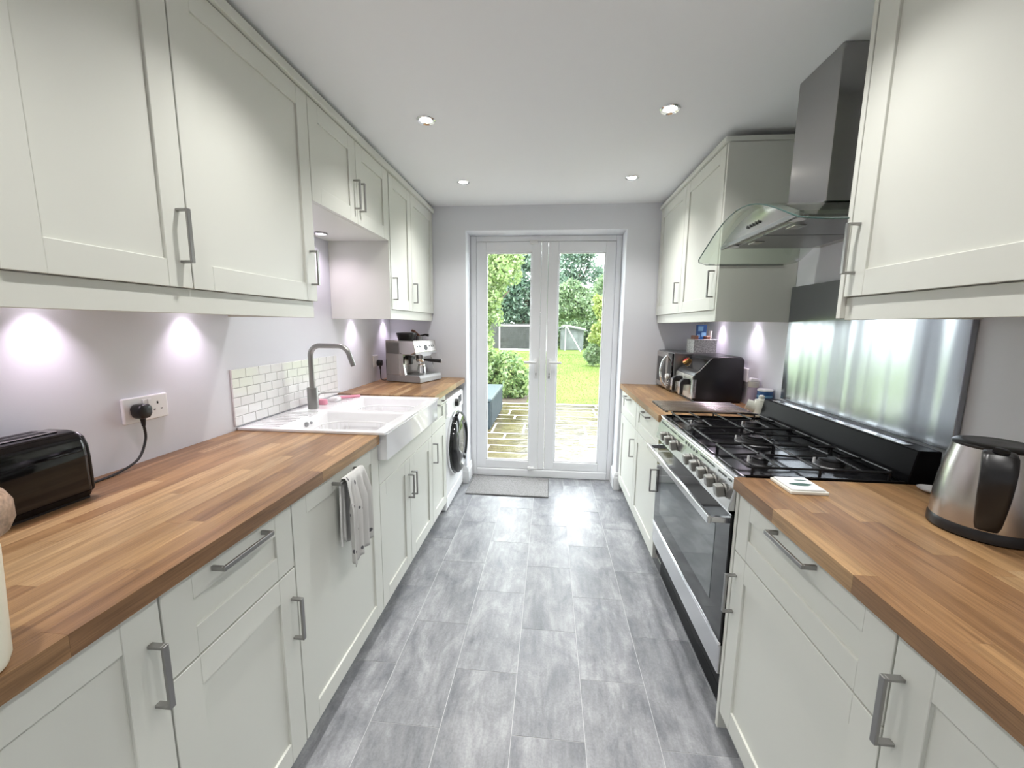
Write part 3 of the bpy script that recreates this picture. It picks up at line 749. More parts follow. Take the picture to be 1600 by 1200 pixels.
# ------------------------------------------------------------------ cooker hood
hd = thing('cooker_hood', 'stainless chimney cooker hood with curved glass canopy', 'cooker hood', (1.0, 1.742, 1.70))
part('chimney', MB().box(.955, WR-.001, 1.592, 1.835, 1.83, H-.001, .003, 2), 'chimney_steel', hd)
gz = lambda y: 1.700+.146*math.cos(min(1, abs(y-1.742)/.452)*PI/2)**1.15
gx0, gx1, gy0, gy1 = .727, 1.205, 1.29, 2.194
N = 40; rows = []; r_ = .055
for j in range(N+1):
    y = gy0+(gy1-gy0)*j/N; e = min(y-gy0, gy1-y); ins = 0
    if e < r_: ins = r_-math.sqrt(max(0, r_*r_-(r_-e)**2))
    rows.append([(gx0+ins+(gx1-ins*1.0-gx0-ins)*i/8, y, gz(y)) for i in range(9)])
gl = MB(); V = gl.grid(rows)
bmesh.ops.recalc_face_normals(gl.bm, faces=gl.bm.faces)
canopy = part('glass_canopy', gl, 'hood_glass', hd, True)
sm = canopy.modifiers.new('thickness', 'SOLIDIFY'); sm.thickness = .006; sm.offset = 0
edge = [r[0] for r in rows]; edge = [rows[0][-1]]+[rows[0][i] for i in range(7, 0, -1)]+edge+[rows[-1][i] for i in range(1, 9)]
part('glass_edge', MB().tube(edge, .0026, 6), 'glass_edge', canopy, True)
bd = MB(); by0, by1, bx0 = 1.442, 2.042, .79; zb = 1.752; tops = []
for j in range(25):
    y = by0+(by1-by0)*j/24; tops.append((y, gz(y)-.004))
bd.prism([(by0, zb)]+tops+[(by1, zb)], 'x', bx0, WR-.002)
part('hood_body', bd, 'steel_soft', hd)
part('front_lip', MB().box(bx0-.004, bx0+.012, by0-.004, by1+.004, zb-.006, zb+.010, .002), 'steel_dark', hd)
for k in range(5): part('button', MB().lathe([(.0065, bx0-.006), (.006, bx0+.002)], (0, 1.700+k*.022, 1.790), 12, 'x'), 'black_plastic', hd)
for a, b in ((by0+.02, 1.738), (1.746, by1-.02)):
    f = part('filter', MB().box(.83, 1.17, a, b, zb-.004, zb+.001, .001), 'steel_dark', hd)
    part('filter_catch', MB().box(.85, .89, (a+b)/2-.03, (a+b)/2+.03, zb-.007, zb-.003, .001), 'steel_soft', f)
for y in (1.50, 1.98): part('hood_lamp', MB().lathe([(.026, zb-.006), (.026, zb-.002)], (.815, y, 0), 20), 'white_plastic', hd)

# ------------------------------------------------------------------ sockets and plugs
def socket(label, y0, y1, z0, z1, wall, d, sw=True, holes=()):
    t = thing('wall_socket', label, 'socket', (wall, (y0+y1)/2, (z0+z1)/2))
    part('face_plate', MB().box(wall+d*.0005, wall+d*.012, y0, y1, z0, z1, .004, 2), 'socket_white', t)
    yc = (y0+y1)/2; zc = (z0+z1)/2
    if sw:
        for dy in (-.009, .009): part('switch', MB().box(wall+d*.012, wall+d*.016, yc+dy-.006, yc+dy+.006, z1-.036, z1-.012, .001), 'white_plastic', t)
    for hy in holes:
        part('pin_holes', MB().box(wall+d*.0118, wall+d*.0123, hy-.003, hy+.003, zc+.008, zc+.017).box(wall+d*.0118, wall+d*.0123, hy-.016, hy-.009, zc-.012, zc-.008).box(wall+d*.0118, wall+d*.0123, hy+.009, hy+.016, zc-.012, zc-.008), 'black_plastic', t)
    return t
socket('white double socket on the left wall behind the toaster', 1.147, 1.300, 1.056, 1.140, WL, 1, True, (1.262,))
socket('white socket on the left wall beside the coffee machine', 3.015, 3.10, 1.055, 1.145, WL, 1, False)
socket('white socket on the right wall half hidden by the air fryer', 2.585, 2.67, 1.055, 1.14, WR, -1, False)
def plug(label, y, z, pts, s=1.):
    t = thing('power_plug', label, 'plug', (WL+.012, y, z))
    mb = MB().prism([(y+p[0]*s, z+p[1]*s) for p in ((-.022, -.012), (-.014, -.026), (.014, -.026), (.022, -.012), (.024, .008), (.014, .022), (-.014, .022), (-.024, .008))], 'x', WL+.0125, WL+.052, .008, 3)
    part('plug_body', mb, 'black_plastic', t, True)
    part('strain_relief', MB().tube([(WL+.034, y, z-.024), (WL+.034, y, z-.052)], [.008, .005], 10), 'black_rubber', t, True)
    part('cord', MB().tube(pts, .0038, 10), 'cable_black', t, True)
def smoothpts(P, n=8):
    P = [Vector(p) for p in P]; out = []
    for i in range(len(P)-1):
        p0, p1, p2, p3 = P[max(i-1, 0)], P[i], P[i+1], P[min(i+2, len(P)-1)]
        for k in range(n):
            t = k/n; out.append(.5*((2*p1)+(p2-p0)*t+(2*p0-5*p1+4*p2-p3)*t*t+(3*p1-p0-3*p2+p3)*t**3))
    return out+[P[-1]]
plug('black plug with cable in the left double socket', 1.186, 1.098, smoothpts([(WL+.034, 1.186, 1.05), (WL+.034, 1.186, 1.00), (WL+.04, 1.15, .945), (WL+.045, 1.08, .924), (WL+.05, 1.00, .9225), (WL+.055, .955, .9225)]))
plug('black plug with cable in the socket by the coffee machine', 3.078, 1.085, smoothpts([(WL+.034, 3.078, 1.04), (WL+.034, 3.082, .99), (WL+.036, 3.085, .955), (WL+.05, 3.10, .9435), (WL+.085, 3.12, .9435)]))

# ------------------------------------------------------------------ toaster
to = thing('toaster', 'glossy black toaster on the near left worktop', 'toaster', (-1.28, .765, WT))
tx0, tx1, ty0, ty1 = -1.347, -1.213, .595, .936
prof = [(tx0+.006, .925), (tx0, .94), (tx0, 1.06), (tx0+.008, 1.09), (tx0+.025, 1.105), (tx1-.035, 1.105), (tx1-.014, 1.092), (tx1-.003, 1.065), (tx1, 1.03), (tx1, .94), (tx1-.005, .925)]
part('shell', MB().prism(prof, 'y', ty0, ty1, .016, 4), 'black_gloss', to, True)
part('base', MB().box(tx0+.008, tx1-.008, ty0+.01, ty1-.01, WT, .926), 'black_plastic', to)
part('top_plate', MB().box(tx0+.028, tx1-.040, ty0+.03, ty1-.035, 1.1045, 1.107, .002), 'steel_dark', to)
for k, x in enumerate((tx0+.038, tx0+.068)):
    part('slot', MB().box(x, x+.018, ty0+.04, ty1-.05, 1.1065, 1.1078), 'dark_gap', to)
part('end_cap', MB().prism([(p[0]*.9+.1*-1.28, p[1]*.9+.1*1.015) for p in prof], 'y', ty1-.002, ty1+.006, .004, 2), 'black_plastic', to, True)
part('lever', MB().box(-1.30, -1.26, ty1+.006, ty1+.022, 1.02, 1.035, .004, 2), 'steel_dark', to)

# canister at the left picture edge
cn = thing('storage_canister', 'cream canister with wooden lid at the left picture edge', 'canister', (-.763, .397, WT))
part('body', MB().lathe([(.040, WT), (.047, WT+.004), (.051, WT+.016), (.057, 1.085), (.054, 1.100), (.05, 1.106)], (-.763, .397, 0), 40), 'canister', cn, True)
part('lid', MB().lathe([(.055, 1.106), (.068, 1.110), (.074, 1.124), (.074, 1.146), (.068, 1.160), (.055, 1.167), (.01, 1.169)], (-.763, .397, 0), 40), 'lid_wood', cn, True)

# ------------------------------------------------------------------ towel
def towel():
    z0, xb = .845, XL+.031
    yc = 1.345; rows = []; n = 46; m_ = 34
    Lb, Lf, R = .24, .30, .0115
    for j in range(n+1):
        s = j/n*(Lb+Lf+PI*R); row = []
        for i in range(m_+1):
            t = i/m_; u = t-.5
            if s < Lb: fr = 1-s/Lb; x = xb-R*.95; z = z0+.001-(Lb-s); side = -1; dn = Lb-s
            elif s < Lb+PI*R: a = (s-Lb)/R; x = xb-R*math.cos(a); z = z0+.001+R*math.sin(a); side = 0; dn = 0
            else: dn = s-Lb-PI*R; x = xb+R; z = z0+.001-dn; side = 1
            f = min(1, dn/.10)
            ph = 2*PI*(t*3.1)+.4
            if side > 0: x += f*(.010+.011*math.sin(ph)+.005*math.sin(ph*2.3+1)); wd = .135+.012*f; z += .018*u*f*2+.006*math.sin(ph)*f
            elif side < 0: x += -f*.006*(1+math.sin(ph*1.3)); wd = .13-.015*f; z += .012*math.sin(ph*.7)*f
            else: wd = .135; x += .0
            y = yc+u*wd+.004*f*math.sin(ph+1.3)
            x = max(x, XL+.004)
            row.append((x, y, z))
        rows.append(row)
    mb = MB(); mb.grid(rows)
    uv = mb.bm.loops.layers.uv.new('UVMap')
    mb.bm.verts.ensure_lookup_table()
    for f in mb.bm.faces:
        for lp in f.loops:
            k = lp.vert.index if lp.vert.index >= 0 else 0
            lp[uv].uv = (0, 0)
    mb.bm.verts.index_update()
    for f in mb.bm.faces:
        for lp in f.loops:
            k = lp.vert.index; lp[uv].uv = ((k % (m_+1))/m_, (k//(m_+1))/n)
    t = solo('tea_towel', mb, 'towel_linen', 'white printed tea towel hanging over the dishwasher handle', 'towel', (xb, yc, .56), True)
    so = t.modifiers.new('thickness', 'SOLIDIFY'); so.thickness = .002
    part('hem_strip', MB().tube(smoothpts([(XL+.012, 1.288, .83), (XL+.014, 1.282, .74), (XL+.010, 1.286, .65), (XL+.012, 1.284, .60)]), [.004]*25, 6), 'linen_hem', t, True)
towel()

# ------------------------------------------------------------------ coffee machine
cm = thing('coffee_machine', 'stainless steel espresso machine on the raised far left worktop', 'coffee machine', (-1.085, 3.165, .9388), math.radians(-17))
# local frame: +x is the front
def cp(n_, mb, m, par=None, sm_=False): return part(n_, mb, m, par or cm, sm_, world=False)
cp('drip_base', MB().prism([(-.155, .004), (.165, .004), (.165, .040), (.155, .058), (-.155, .058)], 'y', -.15, .15, .004, 2), 'panel_steel', None)
cp('back_body', MB().box(-.155, -.015, -.15, .15, .05, .315, .008, 2), 'steel_soft')
cp('side_wall', MB().prism([(-.02, .05), (.03, .05), (.02, .085), (.01, .13), (.01, .22), (-.02, .24)], 'y', -.15, -.125, .003), 'steel_soft')
cp('head', MB().prism([(-.155, .215), (.085, .215), (.125, .235), (.105, .325), (-.155, .325)], 'y', -.15, .15, .006, 2), 'steel_soft')
fp = cp('front_panel', MB().prism([(-.142, .222), (-.07, .222), (-.05, .205), (.05, .205), (.07, .222), (.142, .222), (.142, .315), (-.142, .315)], 'x', -.003, .003, .002), 'panel_steel')
fp.rotation_euler = (0, math.radians(-13), 0); fp.location = (.1715, 0, 0)
for y, r in ((-.105, .010), (-.075, .012), (.055, .010), (.082, .010), (.11, .010)):
    cp('button', MB().lathe([(r, .003), (r*.9, .008)], (0, y, .285), 14, 'x'), 'grey_button' if y != -.075 else 'black_plastic', fp, True)
cp('gauge', MB().lathe([(.024, .003), (.024, .009), (.019, .010)], (0, 0, .272), 24, 'x'), 'grey_button', fp, True)
cp('group_head', MB().lathe([(.036, .175), (.036, .216)], (.05, .02, 0), 24), 'steel_dark', None, True)
pf = cp('portafilter', MB().lathe([(.030, .150), (.036, .165), (.036, .180)], (.05, .02, 0), 24).tube([(.05, .02, .152), (.05, .02, .135)], .012, 12), 'chrome', None, True)
cp('portafilter_handle', MB().tube([(.08, .03, .168), (.12, .05, .165), (.205, .085, .158)], [.008, .013, .015], 14), 'black_plastic', pf, True)
cp('handle_cap', MB().tube([(.205, .085, .158), (.210, .087, .1575)], [.0152, .012], 14), 'chrome', pf, True)
cp('grinder_cradle', MB().box(0, .05, -.105, -.045, .175, .20, .003).box(.03, .06, -.11, -.09, .14, .2, .003), 'black_plastic')
cp('milk_jug', MB().lathe([(.032, .059), (.036, .062), (.034, .10), (.029, .128), (.031, .135), (.0295, .135), (.027, .126)], (.055, .03, 0), 28, cap=False), 'chrome', None, True)
cp('steam_wand', MB().tube([(.07, .115, .215), (.09, .125, .17), (.105, .13, .09)], .0045, 8), 'chrome', None, True)
cp('water_tank', MB().box(-.172, -.156, -.13, .13, .03, .30, .004), 'black_plastic')
cp('drip_grille', MB().box(.0, .15, -.135, .135, .058, .061, .001), 'steel_dark')
cp('grinder_hopper', MB().lathe([(.062, .325), (.066, .33), (.077, .368), (.080, .372), (.078, .382), (.02, .386)], (-.03, -.045, 0), 32), 'black_plastic', None, True)
sv = thing('coffee_scoop_tray', 'small dark tamper and scoop heaped on top of the coffee machine', 'coffee tools', (-1.07, 3.25, .9388+.3255), math.radians(-17))
part('cup', MB().lathe([(.032, 0), (.036, .03), (.034, .03), (.030, .004)], (0, .0, 0), 20), 'steel_dark', sv, True, False)
part('tamper', MB().tube([(.01, 0, .03), (-.02, -.03, .066), (-.035, -.042, .075)], [.009, .012, .008], 10), 'brown_card', sv, True, False)
part('scoop', MB().tube([(.0, .01, .028), (.05, .03, .04), (.075, .035, .034)], [.006, .008, .012], 10), 'black_plastic', sv, True, False)

# ------------------------------------------------------------------ microwave, air fryer
mw = thing('microwave', 'grey microwave oven in the far right corner', 'microwave', (1.05, 3.17, WT))
part('case', MB().box(.885, 1.205, 2.965, 3.376, WT+.008, 1.205, .005, 2), 'steel_dark', mw)
part('door', MB().box(.874, .886, 3.075, 3.374, WT+.014, 1.20, .003), 'steel_soft', mw)
part('door_window', MB().box(.8725, .8745, 3.13, 3.345, .97, 1.16), 'black_gloss', mw)
part('door_handle', MB().tube(smoothpts([(.874, 3.095, .945), (.845, 3.10, .985), (.832, 3.10, 1.06), (.845, 3.10, 1.135), (.874, 3.095, 1.178)]), .0075, 10), 'chrome', mw, True)
part('control_panel', MB().box(.874, .886, 2.968, 3.073, WT+.014, 1.20, .003), 'black_gloss', mw)
part('dial', MB().lathe([(.019, .874), (.017, .856)], (0, 3.045, 1.03), 18, 'x'), 'white_plastic', mw, True)
for z in (.955, .97, .985): part('button', MB().box(.871, .875, 3.03, 3.06, z, z+.009, .001), 'steel_soft', mw)
for y in (3.0, 3.34):
    for x in (.91, 1.18): part('foot', MB().lathe([(.012, WT), (.012, WT+.009)], (x, y, 0), 10), 'black_rubber', mw)
af = thing('air_fryer', 'black dual drawer air fryer in front of the microwave', 'air fryer', (1.06, 2.78, WT))
ay0, ay1 = 2.60, 2.945
fprof = [(.905, .930), (.905, 1.085), (.915, 1.105), (.935, 1.118), (.990, 1.185), (1.005, 1.200), (1.02, 1.206), (1.165, 1.212), (1.188, 1.205), (1.20, 1.185), (1.203, .930)]
part('shell', MB().prism(fprof, 'y', ay0, ay1, .008, 3), 'black_plastic', af, True)
part('base', MB().box(.915, 1.195, ay0+.01, ay1-.01, WT, .932), 'black_plastic', af)
part('trim_line', MB().tube([(.917, ay0-.0005, 1.104), (.936, ay0-.0005, 1.118), (.991, ay0-.0005, 1.185), (1.005, ay0-.0005, 1.199)], .0022, 6), 'chrome', af)
a_ = math.atan2(1.185-1.118, .990-.935)
cpan = part('control_panel', MB().prism([(.935-.0015, 1.118+.0015), (.990-.0015, 1.185+.0015), (.990+.001, 1.185-.001), (.935+.001, 1.118-.001)], 'y', ay0+.012, ay1-.012), 'black_gloss', af)
dl = part('dial', MB().lathe([(.027, 0), (.027, .016), (.022, .020)], (0, 0, 0), 24), 'gold', af, True, False)
dl.location = Vector((.958, 2.905, 1.149))-af.location; dl.rotation_euler = (0, a_-PI/2-.0, 0)
dc = part('dial_face', MB().lathe([(.021, .020), (.019, .0215)], (0, 0, 0), 20), 'red_print', dl, True, False)
for y0_, y1_ in ((ay0+.008, 2.768), (2.776, ay1-.008)):
    dw = part('drawer', MB().box(.897, .907, y0_, y1_, .937, 1.085, .004, 2), 'steel_soft', af)
    yc = (y0_+y1_)/2
    hnd = MB().prism([(.898, 1.06), (.868, 1.058), (.848, 1.04), (.846, .955), (.866, .955), (.868, 1.02), (.898, 1.02)], 'y', yc-.02, yc+.02, .005, 2)
    part('drawer_handle', hnd, 'black_plastic', dw, True)
    part('handle_strip', MB().prism([(.8455, 1.036), (.8435, .957), (.8475, .957), (.8495, 1.036)], 'y', yc-.016, yc+.016, .001), 'chrome', dw)
part('corner_post', MB().prism(rrect(.893, .925, ay0-.004, ay0+.03, .012, 4), 'z', .945, 1.062), 'steel', af, True)

# basket with cards on the microwave
bk = thing('storage_basket', 'speckled grey basket standing on the microwave', 'basket', (1.11, 3.09, 1.2055))
bmx = MB()
bx0, bx1, by0_, by1_ = 1.03, 1.185, 3.01, 3.16; bz0, bz1 = 1.2055, 1.298; th = .006
bmx.box(bx0, bx1, by0_, by1_, bz0, bz0+th).box(bx0, bx0+th, by0_, by1_, bz0+th, bz1).box(bx1-th, bx1, by0_, by1_, bz0+th, bz1).box(bx0+th, bx1-th, by0_, by0_+th, bz0+th, bz1).box(bx0+th, bx1-th, by1_-th, by1_, bz0+th, bz1)
part('basket_wall', bmx, 'speckle', bk)
part('rim', MB().tube([(bx0, by0_, bz1), (bx1, by0_, bz1), (bx1, by1_, bz1), (bx0, by1_, bz1), (bx0, by0_, bz1)], .004, 8), 'speckle', bk, True)
bc = thing('picture_card', 'blue printed packet sticking out of the basket on the microwave', 'packet', (1.11, 3.115, 1.215))
part('packet_front', MB().box(1.075, 1.145, 3.105, 3.125, 1.2125, 1.405, .002), 'blue_print', bc)
for (a, b, c, d) in ((1.085, 1.12, 1.36, 1.395), (1.11, 1.14, 1.32, 1.35), (1.08, 1.10, 1.31, 1.335)):
    part('print', MB().box(a, b, 3.1035, 3.1055, c, d), 'blue_light', bc)
solo('recipe_card', MB().prism([(1.148, 1.2125), (1.153, 1.2125), (1.163, 1.36), (1.158, 1.36)], 'y', 3.05, 3.14), 'paper', 'thin pink edged card leaning at the right of the basket', 'card', (1.153, 3.10, 1.2125))
solo('tea_packet', MB().box(1.045, 1.073, 3.05, 3.13, 1.2125, 1.328, .003), 'brown_card', 'small brown packet at the left of the basket', 'packet', (1.06, 3.09, 1.2125))
solo('snack_packet', MB().box(1.12, 1.145, 3.03, 3.095, 1.2125, 1.325, .003), 'brown_card', 'small brown packet in front of the blue packet in the basket', 'packet', (1.13, 3.06, 1.2125))

# roll-up rack between worktop and cooker
rk = thing('rolling_rack', 'roll-up rack of steel rods lying beside the cooker', 'drying rack', (.885, 2.425, WT))
rodm = MB().tube([(-.235, 0, 0), (.235, 0, 0)], .0045, 12).mesh('rod', True); rodm.materials.append(MATS['steel_soft'])
for k in range(9):
    o = link('rod', rodm, None, rk); o.location = (0, -.140+k*.0345, 0.0088)
for x in (-.225, .225): part('rubber_strip', MB().box(x-.008, x+.008, -.152, .142, .0005, .0035), 'black_rubber', rk, False, False)

# bottle, tub, salt pot
bo = thing('sauce_bottle', 'clear lilac bottle with cream flip cap beside the air fryer', 'bottle', (1.190, 2.45, WT))
part('bottle_body', MB().lathe([(.026, 0), (.030, .006), (.031, .06), (.030, .115), (.024, .128)], n=28), 'lavender', bo, True, False)
part('cap', MB().lathe([(.028, .128), (.030, .131), (.029, .160)], n=28), 'ceramic_cream', bo, True, False)
part('spout', MB().prism([(-.03, .160), (.03, .160), (.018, .178), (-.022, .182)], 'y', -.016, .016, .005, 2), 'white_plastic', bo, True, False)
tb = thing('salt_tub', 'blue and white salt drum beside the lilac bottle', 'tub', (1.183, 2.305, WT))
part('drum', MB().lathe([(.036, 0), (.0375, .003), (.0375, .128)], n=32), 'blue_print', tb, True, False)
part('lid', MB().lathe([(.038, .128), (.038, .137), (.033, .139)], n=32), 'white_plastic', tb, True, False)
part('band', MB().lathe([(.0379, .094), (.0379, .106)], n=32, cap=False), 'blue_light', tb, True, False)
lab = MB(); rr_ = .038
pts = []
for zz in (.062, .092):
    pts.append([(rr_*math.cos(a), rr_*math.sin(a), zz) for a in np.linspace(PI+.15, PI+1.15, 8)])
lab.grid(pts); part('label', lab, 'white_plastic', tb, False, False)
fc = bpy.data.curves.new('letters', 'FONT'); fc.body = 'SAXA'; fc.size = .017; fc.extrude = .0004; fc.align_x = 'CENTER'; fc.align_y = 'CENTER'
fo = bpy.data.objects.new('tmp', fc); COL.objects.link(fo); bpy.context.view_layer.update()
me = bpy.data.meshes.new_from_object(fo.evaluated_get(bpy.context.evaluated_depsgraph_get())); bpy.data.objects.remove(fo)
for v in me.vertices:
    a = PI+.65+v.co.x/rr_; r2 = rr_+.0006+v.co.z; v.co = (r2*math.cos(a), r2*math.sin(a), .077+v.co.y)
me.materials.clear(); me.materials.append(MATS['red_print']); o = link('lettering', me, None, tb)
sp_ = thing('salt_pot', 'cream ceramic pot with knob lid and round spout beside the cooker upstand', 'pot', (1.133, 2.236, WT))
part('pot_body', MB().lathe([(.028, 0), (.033, .004), (.037, .04), (.037, .07), (.032, .083), (.03, .086)], n=32), 'ceramic_cream', sp_, True, False)
part('lid', MB().lathe([(.032, .086), (.030, .091), (.012, .095), (.009, .099), (.014, .104), (.014, .111), (.006, .116)], n=28), 'ceramic_cream', sp_, True, False)
part('spout', MB().tube([(-.022, .012, .045), (-.046, .022, .058), (-.06, .028, .062)], [.030, .028, .027], 20), 'ceramic_cream', sp_, True, False)

# tile coaster
tr = thing('tile_trivet', 'white tile trivet with dark green print on the near right worktop', 'trivet', (.748, 1.222, WT), math.radians(0))
part('tile_base', MB().box(-.052, .052, -.056, .056, 0, .010, .002), 'ceramic_cream', tr, False, False)
part('tile_face', MB().box(-.046, .046, -.05, .05, .010, .0145, .002), 'ceramic', tr, False, False)
part('print', MB().prism([(.0+.03*math.cos(a)*(1+.2*math.sin(3*a)), -.012+.011*math.sin(a)) for a in np.linspace(0, 2*PI, 18)[:-1]], 'z', .0145, .0149), 'green_print', tr, False, False)
part('print', MB().prism([(.018+.018*math.cos(a), .024+.004*math.sin(a)) for a in np.linspace(0, 2*PI, 14)[:-1]], 'z', .0145, .0149), 'green_print', tr, False, False)

# kettle
kt = thing('kettle', 'brushed steel electric kettle with black handle on the near right worktop', 'kettle', (1.03, 1.0, WT))
part('base', MB().lathe([(.088, 0), (.093, .004), (.093, .022), (.090, .028)], n=48), 'black_plastic', kt, True, False)
part('jug', MB().lathe([(.0905, .028), (.0905, .045), (.089, .08), (.085, .12), (.079, .16), (.073, .19), (.070, .205)], n=56), 'steel_soft', kt, True, False)
part('lid', MB().lathe([(.070, .205), (.071, .210), (.067, .2135), (.05, .2165), (.045, .215), (.01, .218)], n=48), 'black_plastic', kt, True, False)
ha = math.radians(229)
hc, hs = math.cos(ha), math.sin(ha)
def hp(r, z, s=0): return (r*hc-s*hs, r*hs+s*hc, z)
hm = MB(); cent = [(.062, .198), (.085, .203), (.108, .198), (.121, .18), (.124, .15), (.118, .115), (.108, .08), (.097, .05), (.088, .035)]
wid = [.024, .026, .027, .027, .026, .025, .023, .021, .018]; thk = [.010, .011, .012, .012, .012, .012, .012, .011, .008]
rings = []
for i, (r, z) in enumerate(cent):
    p0 = Vector(cent[max(i-1, 0)]); p1 = Vector(cent[min(i+1, len(cent)-1)]); d = (p1-p0).normalized(); nrm = Vector((d.y, -d.x))
    ring = []
    for k in range(16):
        a = 2*PI*k/16; cx_ = math.copysign(abs(math.cos(a))**.6, math.cos(a)); sy_ = math.copysign(abs(math.sin(a))**.6, math.sin(a))
        ring.append(hm.bm.verts.new(hp(r+nrm.x*thk[i]*sy_, z+nrm.y*thk[i]*sy_, wid[i]*cx_)))
    rings.append(ring)
for a, b in zip(rings, rings[1:]):
    for k in range(16): hm.bm.faces.new((a[k], a[(k+1) % 16], b[(k+1) % 16], b[k]))
hm.bm.faces.new(rings[0][::-1]); hm.bm.faces.new(rings[-1]); bmesh.ops.recalc_face_normals(hm.bm, faces=hm.bm.faces)
hk = part('handle', hm, 'black_plastic', kt, True, False)
bt = MB().lathe([(.013, 0), (.013, .004), (.010, .005)], (0, 0, 0), 20)
b_ = part('lid_button', bt, 'black_gloss', hk, True, False); b_.location = hp(.100, .212); b_.rotation_euler = (0, .35, ha)
part('spout', MB().prism([(-.02, -.0), (.02, 0), (0, .035)], 'z', .17, .207), 'steel_soft', kt, True, False).location = (-.062*hc, -.062*hs, 0)
sd = solo('spoon_rest', MB().lathe([(.02, 0), (.032, .006), (.034, .010), (.031, .009), (.018, .003)], n=28, c=(1.125, 1.235, WT)), 'ceramic', 'small white dish half hidden behind the kettle', 'dish', (1.125, 1.235, WT), True)

# doormat
dm = thing('doormat', 'grey speckled doormat in front of the french doors', 'doormat', (-.322, 3.34, 0))
NX, NY = 60, 36; rows = []
for j in range(NY+1):
    rows.append([(-.338+.676*i/NX, -.20+.40*j/NY, .009+rng.uniform(0, .0035)) for i in range(NX+1)])
mb = MB(); mb.grid(rows); part('pile', mb, 'mat_pile', dm, False, False)
part('backing', MB().box(-.343, .343, -.206, .206, 0.0002, .009, .002), 'mat_edge', dm, False, False)

# ------------------------------------------------------------------ outdoors
GZ = -.10
pa = struct('patio', MB().box(-4, 4, 3.70, 7.75, GZ-.15, GZ-.005), 'mortar', 'wet stone patio outside the french doors')
slab = MB().box(-.5, .5, -.5, .5, -.5, .5).mesh('paving_slab'); slab.materials.append(MATS['wet_stone'])
r = random.Random(21); y = 3.72
while y < 7.7:
    dpt = min(r.choice((.29, .44, .58)), 7.74-y)
    if dpt < .12: break
    x = -2.2-r.uniform(0, .4)
    while x < 2.4:
        wd = r.choice((.44, .58, .72, .88))
        def put(xa, xb, ya, yb):
            o = bpy.data.objects.new('paving_slab', slab); COL.objects.link(o); o.parent = pa
            o.location = ((xa+xb)/2, (ya+yb)/2, GZ-.015+r.uniform(-.002, .002)); o.scale = (xb-xa-.03, yb-ya-.05, .03); o.rotation_euler = (r.uniform(-.006, .006), r.uniform(-.006, .006), 0)
        if dpt > .5 and r.random() < .45: put(x, x+wd, y, y+dpt*.5); put(x, x+wd, y+dpt*.5, y+dpt)
        else: put(x, x+wd, y, y+dpt)
        x += wd
    y += dpt
struct('lawn_ground', MB().box(-30, 30, 7.75, 60, GZ-.2, GZ-.01), 'lawn', 'bright green lawn beyond the patio')
# grass blades in the near lawn
nb = 26000
px = rng.uniform(-3.5, 4.5, nb); py = 7.7+rng.random(nb)**1.6*14
hh = rng.uniform(.015, .04, nb)*(1+.03*(py-7.7)); aa = rng.uniform(0, PI, nb); ww = .006*(1+.12*(py-7.7))
ln = rng.normal(0, .012, (nb, 2))
vv = np.zeros((nb, 3, 3))
vv[:, 0] = np.stack([px-ww*np.cos(aa), py-ww*np.sin(aa), np.full(nb, GZ-.012)], 1)
vv[:, 1] = np.stack([px+ww*np.cos(aa), py+ww*np.sin(aa), np.full(nb, GZ-.012)], 1)
vv[:, 2] = np.stack([px+ln[:, 0], py+ln[:, 1], GZ-.012+hh], 1)
def raw_mesh(name, V, F, m):
    me = bpy.data.meshes.new(name); V = np.asarray(V, np.float32).reshape(-1, 3); F = np.asarray(F, np.int32); k = F.shape[1]
    me.vertices.add(len(V)); me.vertices.foreach_set('co', V.ravel())
    me.loops.add(F.size); me.loops.foreach_set('vertex_index', F.ravel())
    me.polygons.add(len(F)); me.polygons.foreach_set('loop_start', np.arange(0, F.size, k, dtype=np.int32))
    me.update(calc_edges=True); me.validate(); me.materials.append(MATS[m]); return me
leaf_mat('grass_blade', (.09, .15, .022), (.16, .21, .05))
go = bpy.data.objects.new('grass', raw_mesh('grass', vv, np.arange(nb*3).reshape(-1, 3), 'grass_blade')); COL.objects.link(go)
go['kind'] = 'stuff'; go['label'] = 'short green grass of the lawn'; go['category'] = 'grass'

def leaves(blobs, n, size, seed, fill=.35):
    g = np.random.default_rng(seed); tot = sum(b[3]*b[4]*b[5] for b in blobs)**1
    Vs = []
    wts = np.array([(b[3]*b[4]*b[5])**(2/3) for b in blobs]); wts = wts/wts.sum()
    for b, wgt in zip(blobs, wts):
        k = int(n*wgt); d = g.normal(size=(k, 3)); d /= np.linalg.norm(d, axis=1)[:, None]
        rad = 1-(g.random(k)**1.5)*fill; rad *= 1+.14*np.sin(d[:, 0]*5+b[0]*3)*np.sin(d[:, 1]*6+b[1])*np.sin(d[:, 2]*7+1)
        c = np.array(b[:3])+d*rad[:, None]*np.array(b[3:6])
        u = g.normal(size=(k, 3)); u /= np.linalg.norm(u, axis=1)[:, None]
        nn = d*.6+g.normal(size=(k, 3))*.6; v = np.cross(nn, u); v /= np.linalg.norm(v, axis=1)[:, None]+1e-9
        s = size*g.uniform(.55, 1.25, k)[:, None]
        Vs.append(np.stack([c-u*s, c+v*s*.5, c+u*s, c-v*s*.5], 1))
    V = np.concatenate(Vs); return V, np.arange(len(V)*4).reshape(-1, 4)
